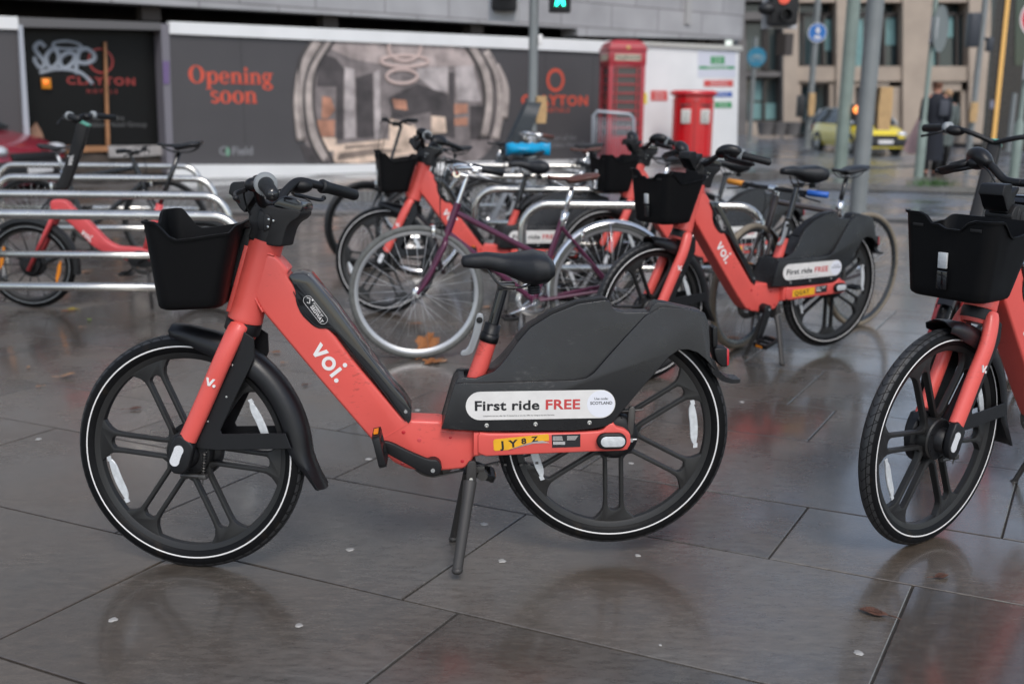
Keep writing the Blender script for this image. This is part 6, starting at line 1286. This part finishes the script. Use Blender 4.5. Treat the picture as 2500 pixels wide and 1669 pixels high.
# ================================================================ cars
def car(mw, label, paint, roof, L=4.0, W=1.68, Hh=1.46, group=None, plate='white'):
    c = thing('parked_car', label, 'car', mw); hl = L / 2   # x forward
    side = [(-hl, .38), (-hl + .02, .75), (-hl + .10, .92), (-hl + .30, .98), (hl * .28, .96), (hl - .95, .93), (hl - .35, .80), (hl - .06, .66), (hl, .48), (hl - .02, .26)]
    cab = [(-hl + .12, .95), (-hl + .42, Hh - .08), (-hl + .80, Hh), (.20, Hh - .01), (.62, Hh - .10), (hl - .78, .95)]
    def sec(zs): return zs
    q = MB(); rs = []
    xs = [-hl, -hl + .06, -hl + .2, -hl + .5, -.8, 0, .8, hl - .9, hl - .5, hl - .2, hl - .05, hl]
    def ztop(x):
        for (a, za), (b_, zb) in zip(side[1:], side[2:]):
            if a <= x <= b_: return mix(za, zb, (x - a) / (b_ - a) if b_ > a else 0)
        return .5
    for x in xs:
        w = W / 2 * (1 - .16 * max(0, abs(x) / hl - .75) / .25); zt = ztop(max(-hl + .021, min(hl - .001, x))); zb = .22
        rs.append([(x, -w * .92, zb), (x, -w, .40), (x, -w, zt - .14), (x, -w * .93, zt - .03), (x, -w * .6, zt), (x, w * .6, zt), (x, w * .93, zt - .03), (x, w, zt - .14), (x, w, .40), (x, w * .92, zb)])
    q.loft(rs)
    q.build('body', paint, c)
    q = MB(); n = len(cab); a = [(x, -W / 2 * (.94 if z < 1 else .74), z) for x, z in cab]; b_ = [(x, -y, z) for x, y, z in a]
    va = [q.bm.verts.new(p) for p in a]; vb = [q.bm.verts.new(p) for p in b_]; q.bm.faces.new(va); q.bm.faces.new(vb[::-1])
    for i in range(n): q.bm.faces.new((va[i], vb[i], vb[(i + 1) % n], va[(i + 1) % n]))
    bmesh.ops.recalc_face_normals(q.bm, faces=q.bm.faces); q.build('windows', mat('car_glass', (.02, .028, .03), .06), c, smooth=False)
    q = MB(); t_ = [p for p in cab[1:5]]; rs = [[(x, y, z + .006) for y in (-W / 2 * .76, -W * .2, W * .2, W / 2 * .76)] + [(x, y, z - .03) for y in (W / 2 * .76, -W / 2 * .76)] for x, z in t_]; q.loft(rs)
    for s_ in (-1, 1):
        q.tube([(cab[4][0], s_ * W / 2 * .755, cab[4][1]), (cab[5][0] + .02, s_ * W / 2 * .93, .96)], .03, 8); q.tube([(.0, s_ * W / 2 * .755, Hh - .02), (.05, s_ * W / 2 * .945, .96)], .028, 8); q.tube([(cab[1][0], s_ * W / 2 * .755, cab[1][1]), (cab[0][0], s_ * W / 2 * .94, .96)], .05, 8)
    q.build('roof', roof, c)
    for x in (-hl + .72, hl - .75):
        for s_ in (-1, 1):
            w = bpy.data.objects.new('wheel', None); COL.objects.link(w); w.parent = c; w.location = (x, s_ * (W / 2 - .09), .31)
            q = MB(); q.lathe([(.20, -.10), (.29, -.10), (.31, -.07), (.31, .07), (.29, .10), (.20, .10)], 32, closed=True); q.build('tyre', BOXB, w)
            q = MB(); q.lathe([(0, s_ * .06), (.06, s_ * .085), (.19, s_ * .06), (.205, s_ * .095)], 24); q.build('hubcap', mat('alloy', (.3, .3, .31), .35, metal=.8), w)
            q = MB(); q.lathe([(.36, s_ * (.092)), (.30, s_ * .0905)], 28); q.build('arch_liner', BOXB, w)
    for s_ in (-1, 1):
        q = MB(); q.ball((hl - .12, s_ * (W / 2 - .24), .66), .16, (.8, 1.0, .5), 16); q.build('headlight', mat('headlamp', (.75, .76, .78), .08, metal=.4), c)
        q = MB(); q.ball((-hl + .06, s_ * (W / 2 - .16), .78), .10, (.5, .8, 1.4), 12); q.build('tail_light', 'red', c)
        q = MB(); q.ball((.52, s_ * (W / 2 + .07), .98), .09, (.6, 1, .7), 10); q.build('mirror', BOXB, c)
    q = MB(); q.box((hl - .02, 0, .40), (.14, W * .86, .26), bevel=.04); q.box((hl - .04, 0, .58), (.10, .9, .10), bevel=.02); q.build('bumper', BOXB, c)
    q = MB(); q.box((hl + .055, 0, .42), (.012, .50, .11)); q.build('licence_plate', plate, c)
    return c
YC = mat('car_yellow', (.80, .62, .02), .3, coat=.6, var=.04); SILV = mat('car_silver', (.34, .37, .40), .3, metal=.4); RC = mat('car_maroon', (.24, .02, .035), .22, coat=.7, var=.05)
cg = ground(2085, 372, -.04)
car(Matrix.Translation(Vector((cg.x + .1, cg.y + .2, -.045))) @ Matrix.Rotation(radians(-82), 4, 'Z') @ Matrix.Scale(.88, 4), 'yellow car with silver roof on the far road behind the poles', YC, SILV)
car(Matrix.Translation(Vector((-8.35, 14.3, -.045))) @ Matrix.Rotation(radians(-12), 4, 'Z'), 'maroon car whose bonnet and headlight enter at the left edge', RC, RC)

# ================================================================ people on the island
def person_mesh(name, verts, edges, mats, parent=None, mirror=False):
    me = bpy.data.meshes.new(name); me.from_pydata([v[:3] for v in verts], edges, []); o = bpy.data.objects.new(name, me); COL.objects.link(o)
    md = o.modifiers.new('s', 'SKIN'); md.use_smooth_shade = True; sb_ = o.modifiers.new('u', 'SUBSURF'); sb_.levels = 2; sb_.render_levels = 2
    if not me.skin_vertices: me.attributes
    bm = bmesh.new(); bm.from_mesh(me); lay = bm.verts.layers.skin.verify(); bm.verts.ensure_lookup_table()
    for v, s in zip(bm.verts, verts): r = s[3]; v[lay].radius = (r, r * (s[4] if len(s) > 4 else 1)); v[lay].use_root = False
    bm.verts[0][lay].use_root = True; bm.to_mesh(me); bm.free()
    dg = bpy.context.evaluated_depsgraph_get(); dg.update(); nm = bpy.data.meshes.new_from_object(o.evaluated_get(dg)); bpy.data.objects.remove(o)
    for p in nm.polygons: p.use_smooth = True
    nm.materials.clear(); nm.materials.append(mats); r = bpy.data.objects.new(name, nm); COL.objects.link(r); r.parent = parent; return r
SKIN = mat('skin', (.42, .20, .13), .5); SHOE = mat('shoe_leather', (.04, .015, .01), .4)
def hand(vs, es, root, x, y, z, s, curl=.3):
    """five short finger chains leaving a palm below (x,y,z)"""
    vs.append((x, y, z - .055, .020, 1.6)); pi_ = len(vs) - 1; es.append((root, pi_))
    for k, (dy, ln) in enumerate(((-.030, .060), (-.011, .072), (.010, .066), (.029, .052))):
        vs.append((x, y + dy, z - .095, .0085)); a = len(vs) - 1; es.append((pi_, a)); vs.append((x - s * .008, y + dy, z - .095 - ln * .5, .0080)); es.append((a, a + 1)); vs.append((x - s * .022, y + dy, z - .095 - ln * .9, .0070)); es.append((a + 1, a + 2))
    vs.append((x - s * .012, y - .032, z - .060, .010)); a = len(vs) - 1; es.append((pi_, a)); vs.append((x - s * .02, y - .050, z - .092, .0085)); es.append((a, a + 1))
def make_person(loc, rot, label, coat, hair, h=1.74, stride=.10, long_coat=True, trouser=None, bald=False):
    p = thing('person', label, 'person', loc=loc); p.rotation_euler.z = rot; k = h / 1.75; p.scale = (k, k, k)
    V, E_ = [(0, 0, .95, .135, .8)], []   # faces -y ; root pelvis
    def add(v, pr): V.append(v); E_.append((pr, len(V) - 1)); return len(V) - 1
    w = add((0, 0, 1.10, .125, .8), 0); c = add((0, .005, 1.30, .155, .72), w); n0 = add((0, .01, 1.44, .10, .8), c); n1 = add((0, .0, 1.51, .052), n0); hb = add((0, -.01, 1.58, .062, 1.15), n1); h0 = add((0, -.012, 1.645, .078, 1.22), hb); h1_ = add((0, -.008, 1.70, .066, 1.15), h0)
    ns = add((0, -.095, 1.61, .014), hb)
    for s in (-1, 1):
        add((s * .078, .0, 1.615, .014, 1.6), hb)
        sh = add((s * .175, .01, 1.415, .062), n0); el = add((s * .225, .03, 1.14, .046), sh); wr = add((s * .215, -.04, .90, .030), el); hand(V, E_, wr, s * .215, -.05, .90, s)
        hp_ = add((s * .085, 0, .88, .095), 0); kn = add((s * .095, -s * stride * .4, .48, .062), hp_); an = add((s * .095, s * stride, .09, .042), kn); add((s * .10, s * stride - .13, .035, .036), an); add((s * .095, s * stride + .04, .03, .03), an)
    body = person_mesh('body', V, E_, SKIN, p)
    def garment(name, rings, m, n=24):
        q = MB(); q.loft([[(cx_ + a * cos(2 * pi * t / n) * (1 + .03 * sin(5 * t)), cy_ + b_ * sin(2 * pi * t / n) * (1 + .04 * sin(3 * t + 1)), z) for t in range(n)] for cx_, cy_, a, b_, z in rings]); return q.build(name, m, p, angle=80)
    low = .28 if long_coat else .80
    garment('coat', [(0, 0, .215, .165, low), (0, 0, .205, .155, .6), (0, 0, .185, .140, .9), (0, 0, .180, .135, 1.08), (0, .005, .215, .150, 1.28), (0, .01, .205, .135, 1.40), (0, .01, .13, .10, 1.47), (0, .005, .075, .075, 1.51)], coat)
    for s in (-1, 1):
        q = MB(); q.tube(bez([(s * .16, .01, 1.425), (s * .205, .015, 1.36), (s * .232, .03, 1.14), (s * .220, -.03, .91)], 4), [.070, .070, .070, .070, .068, .066, .064, .062, .060, .057, .054, .051, .050], 14); q.build('sleeve', coat, p)
        q = MB(); q.tube([(s * .085, 0, .9), (s * .095, -s * stride * .4, .48), (s * .095, s * stride, .10)], [.10, .078, .062], 14); q.build('trouser_leg', trouser or BOXB, p)
        q = MB(); q.ball((s * .098, s * stride - .04, .040), .05, (.95, 2.5, .85), 14); q.build('shoe', SHOE, p)
    q = MB(); q.ball((0, .008, 1.672), .094, (.93, 1.12, .98), 20)
    geo = [v for v in q.bm.verts if v.co.z < 1.60 or (v.co.y < -.055 and v.co.z < 1.71)] + ([v for v in q.bm.verts if v.co.z > 1.70] if bald else [])
    bmesh.ops.delete(q.bm, geom=geo, context='VERTS'); q.build('hair', hair, p)
    q = MB()
    for s in (-1, 1): q.ball((s * .03, -.093, 1.645), .011, (1, .6, .7), 8)
    q.build('eyes', 'ink', p); q = MB(); q.ball((0, -.092, 1.568), .02, (1, .3, .25), 8); q.build('mouth', mat('lips', (.35, .10, .09), .5), p); return p
g = ground(2268, 430, .06)
m1 = make_person((g.x, g.y, .07), radians(172), 'man seen from behind in a long navy coat beside the pale green pole', mat('navy_wool', (.006, .008, .015), .8, var=.2, bump=.5, bscale=200), mat('short_brown_hair', (.16, .07, .04), .7), h=1.70, bald=True)
q = MB(); rs = []
for i in range(9):
    t = i / 8; rs.append([(.26 + .10 * t + .16 * t * cos(2 * pi * k / 14) + .02 * sin(3 * k), .0 + .05 * sin(2 * pi * k / 14) * (1 + .3 * sin(k * 2)), 1.06 - .62 * t + .05 * cos(2 * pi * k / 14 * 2)) for k in range(14)])
q.loft(rs); q.build('shawl', mat('pale_pink_cloth', (.36, .24, .24), .8, bump=.4, bscale=40), m1, angle=80)
q = MB(); q.box((-.10, .16, 1.24), (.18, .12, .30), bevel=.05); q.build('backpack', mat('grey_canvas', (.06, .065, .08), .8), m1)
make_person((g.x + .42, g.y + .55, .07), radians(185), 'fair haired woman in a grey green coat walking past the man in navy', mat('grey_green_coat', (.10, .12, .115), .8, var=.2), mat('blond_hair', (.36, .22, .12), .7), h=1.54, long_coat=False)

# ================================================================ small things on the ground
GUM = mat('dried_gum', (.34, .33, .31), .7, var=.2, vscale=60)
kA = crop(0, 900, 1.8792); kB = crop(1250, 900, 1.8792)
spots = [kA(518, 1152), kA(1370, 1178), kA(1607, 830), kA(2222, 713), kA(2303, 882), kA(177, 323), kA(1690, 415), kB(577, 857), kB(1588, 1303), kB(545, 434), kB(1055, 153), kB(680, 1268), kA(1915, 190)]
wh = ['below the front wheel', 'below the down tube, in front', 'between front wheel and kickstand', 'right of the kickstand leg', 'small one beside the kickstand foot', 'left of the front wheel', 'under the pedal', 'under the rear wheel', 'near the brown leaf, bottom right', 'seen through the rear wheel', 'right of the rear tyre', 'tiny one at the bottom, right of centre', 'under the fairing front']
rg = random.Random(5)
for i, (s_, w_) in enumerate(zip(spots, wh)):
    g = ground(*s_, 0); r = .0095 + .003 * rg.random(); q = MB(); n = 14; ring = [(r * (1 + .25 * rg.uniform(-1, 1)) * cos(2 * pi * k / n), r * (1 + .25 * rg.uniform(-1, 1)) * sin(2 * pi * k / n)) for k in range(n)]
    if i in (11,): ring = [(x * .4, y * .4) for x, y in ring]
    q.loft([[(x, y, 0) for x, y in ring], [(x * .8, y * .8, .0018) for x, y in ring]]); o = q.build('gum_spot', GUM); o.location = (g.x, g.y, .001); tag(o, 'flattened pale chewing gum ' + w_, 'chewing gum', 'gum spots on the paving')
LB = [mat('leaf_rust', (.30, .11, .03), .6, var=.3, vscale=60), mat('leaf_brown', (.10, .045, .028), .5, var=.4, vscale=80), mat('leaf_yellow', (.45, .33, .03), .6, var=.2, vscale=50), mat('leaf_pale', (.38, .22, .13), .6, var=.3, vscale=50), mat('leaf_green', (.16, .22, .05), .6)]
def leaf(px, size, m, label, rot=None, maple=False, tilt=0.0, lift=0.004, simple=False):
    g = ground(*px, 0); q = MB(); pts = []
    if maple:
        for k in range(30):
            a = 2 * pi * k / 30; r = (.55 + .45 * abs(cos(2.5 * a)) ** .7) * (1 + .12 * (k % 2)); pts.append((size * .5 * r * cos(a), size * .5 * r * sin(a)))
    else:
        for k in range(12): t = k / 12; pts.append((size * (t - .5), size * .26 * sin(pi * t) ** .8 * (1 + .08 * (k % 2))))
        for k in range(12): t = 1 - k / 12; pts.append((size * (t - .5), -size * .24 * sin(pi * t) ** .8 * (1 + .08 * (k % 2))))
    top = [(x, y, size * .12 * (abs(y) / size) ** .7 + size * tilt * (x / size + .5) + .002 + .02 * size * sin(9 * x / size)) for x, y in pts]; c = (0, 0, .003 + size * tilt * .5)
    vs = [q.bm.verts.new(p) for p in top]; vc = q.bm.verts.new(c)
    for i in range(len(vs)):
        try: q.bm.faces.new((vs[i], vs[(i + 1) % len(vs)], vc))
        except ValueError: pass
    q.tube([(-size * .5, 0, .003), (-size * .75, size * .05, .005), (-size * .95, size * .12, .004)], size * .012 + .0006, 6)
    for k in range(-3, 4): q.tube([(size * .1 * k, 0, .004 + size * tilt * (.1 * k + .5)), (size * (.1 * k + .10), size * .16, .008 + size * (.03 + tilt * (.1 * k + .6)))], size * .005 + .0003, 4); q.tube([(size * .1 * k, 0, .004 + size * tilt * (.1 * k + .5)), (size * (.1 * k + .10), -size * .16, .008 + size * (.03 + tilt * (.1 * k + .6)))], size * .005 + .0003, 4)
    o = q.build('fallen_leaf', m, angle=70); o.location = (g.x, g.y, lift); o.rotation_euler.z = rot if rot is not None else rg.uniform(0, 6); tag(o, label, 'leaf', 'fallen autumn leaves'); return o
leaf((2132, 1498), .075, LB[1], 'brown veined leaf with its stem on the paving, bottom right', rot=radians(150))
leaf((2298, 1410), .050, LB[1], 'dark shrivelled leaf on the slab in front of the right bike wheel', rot=.4)
leaf((1042, 868), .13, LB[0], 'large rust maple leaf propped against the purple bicycle tyre', rot=1.3, maple=True, tilt=.8)
leaf((1055, 885), .10, LB[0], 'rust leaf lying flat under the purple bicycle front wheel', maple=True); leaf((1082, 884), .07, LB[3], 'small pale curled leaf right of the purple bicycle tyre')
leaf((165, 922), .075, LB[3], 'pale curled leaf left of the front tyre', rot=.25, tilt=.2); leaf((95, 946), .03, LB[3], 'tiny pale leaf scrap at far left of the paving')
leaf((176, 757), .06, LB[2], 'bright yellow leaf behind the left rack', maple=True); leaf((218, 783), .05, LB[4], 'yellow green leaf between the rack and front wheel'); leaf((160, 762), .06, LB[0], 'orange brown leaf beside the bright yellow leaf')
leaf((198, 801), .03, LB[3], 'tiny pink leaf scrap behind the front wheel'); leaf((70, 899), .03, LB[3], 'tiny pale leaf near the left edge'); leaf((674, 862), .05, LB[0], 'orange brown leaf strip under the down tube', rot=.1)
leaf((690, 888), .03, LB[3], 'tiny pale leaf below the orange strip'); leaf((920, 757), .05, LB[3], 'pale leaf under the spokes of the purple bicycle'); leaf((1018, 792), .06, LB[0], 'orange leaf seen through the purple bicycle wheel', rot=.1)
leaf((1345, 725), .12, LB[0], 'rust leaf by the purple bicycle chainring', maple=True); leaf((1790, 827), .08, LB[0], 'rust leaf at the foot of the nearest right rack'); leaf((1188, 752), .07, LB[3], 'pale leaf behind the front saddle')
for i, (x, y, m, sz) in enumerate(((395, 672, 3, .09), (330, 655, 0, .09), (210, 665, 3, .08), (600, 900, 1, .05), (770, 870, 1, .05), (745, 942, 1, .04), (330, 1000, 1, .06))):
    leaf((x, y), sz, LB[m], ['pale leaf under the left racks, right one', 'rust leaf under the left racks', 'pale leaf under the left racks, left one', 'brown leaf seen through the front wheel', 'small brown leaf below the down tube', 'thin brown leaf beside the front fender', 'brown curled leaf seen through the front spokes'][i])
# grass tuft at the island kerb
q = MB()
for k in range(260):
    g = ground(2275 + rg.gauss(0, 26), 452 + rg.uniform(-3, 5), .06); hgt = rg.uniform(.05, .16); a = rg.uniform(0, 6.28); d = Vector((cos(a), sin(a), 0)); s_ = Vector((-d.y, d.x, 0)) * .006; tip = Vector(g) + d * hgt * .6 + Vector((0, 0, hgt))
    q.bm.faces.new([q.bm.verts.new(Vector(g) - s_), q.bm.verts.new(Vector(g) + s_), q.bm.verts.new(tip)])
o = q.build('grass', mat('weed_green', (.05, .12, .025), .6), smooth=False); tag(o, 'small green tuft of weeds growing along the island kerb', 'grass'); o['kind'] = 'stuff'
# rocks the photo shows as dark planting tubs outside the street building
for i, px in enumerate((1868, 1900, 1932)):
    g = at_y(px, 330, 44.0); q = MB(); q.loft([[(.40 * r * cos(2 * pi * k / 16), .40 * r * sin(2 * pi * k / 16), z) for k in range(16)] for r, z in ((.7, 0), (.95, .5), (1, .55), (.85, .56))]); tb = q.build('tub', DSTONE); tb.location = (g.x, 44, .06)
    tag(tb, ('left', 'middle', 'right')[i] + ' one of three dark planting tubs before the street building', 'planting tub', 'planting tubs')
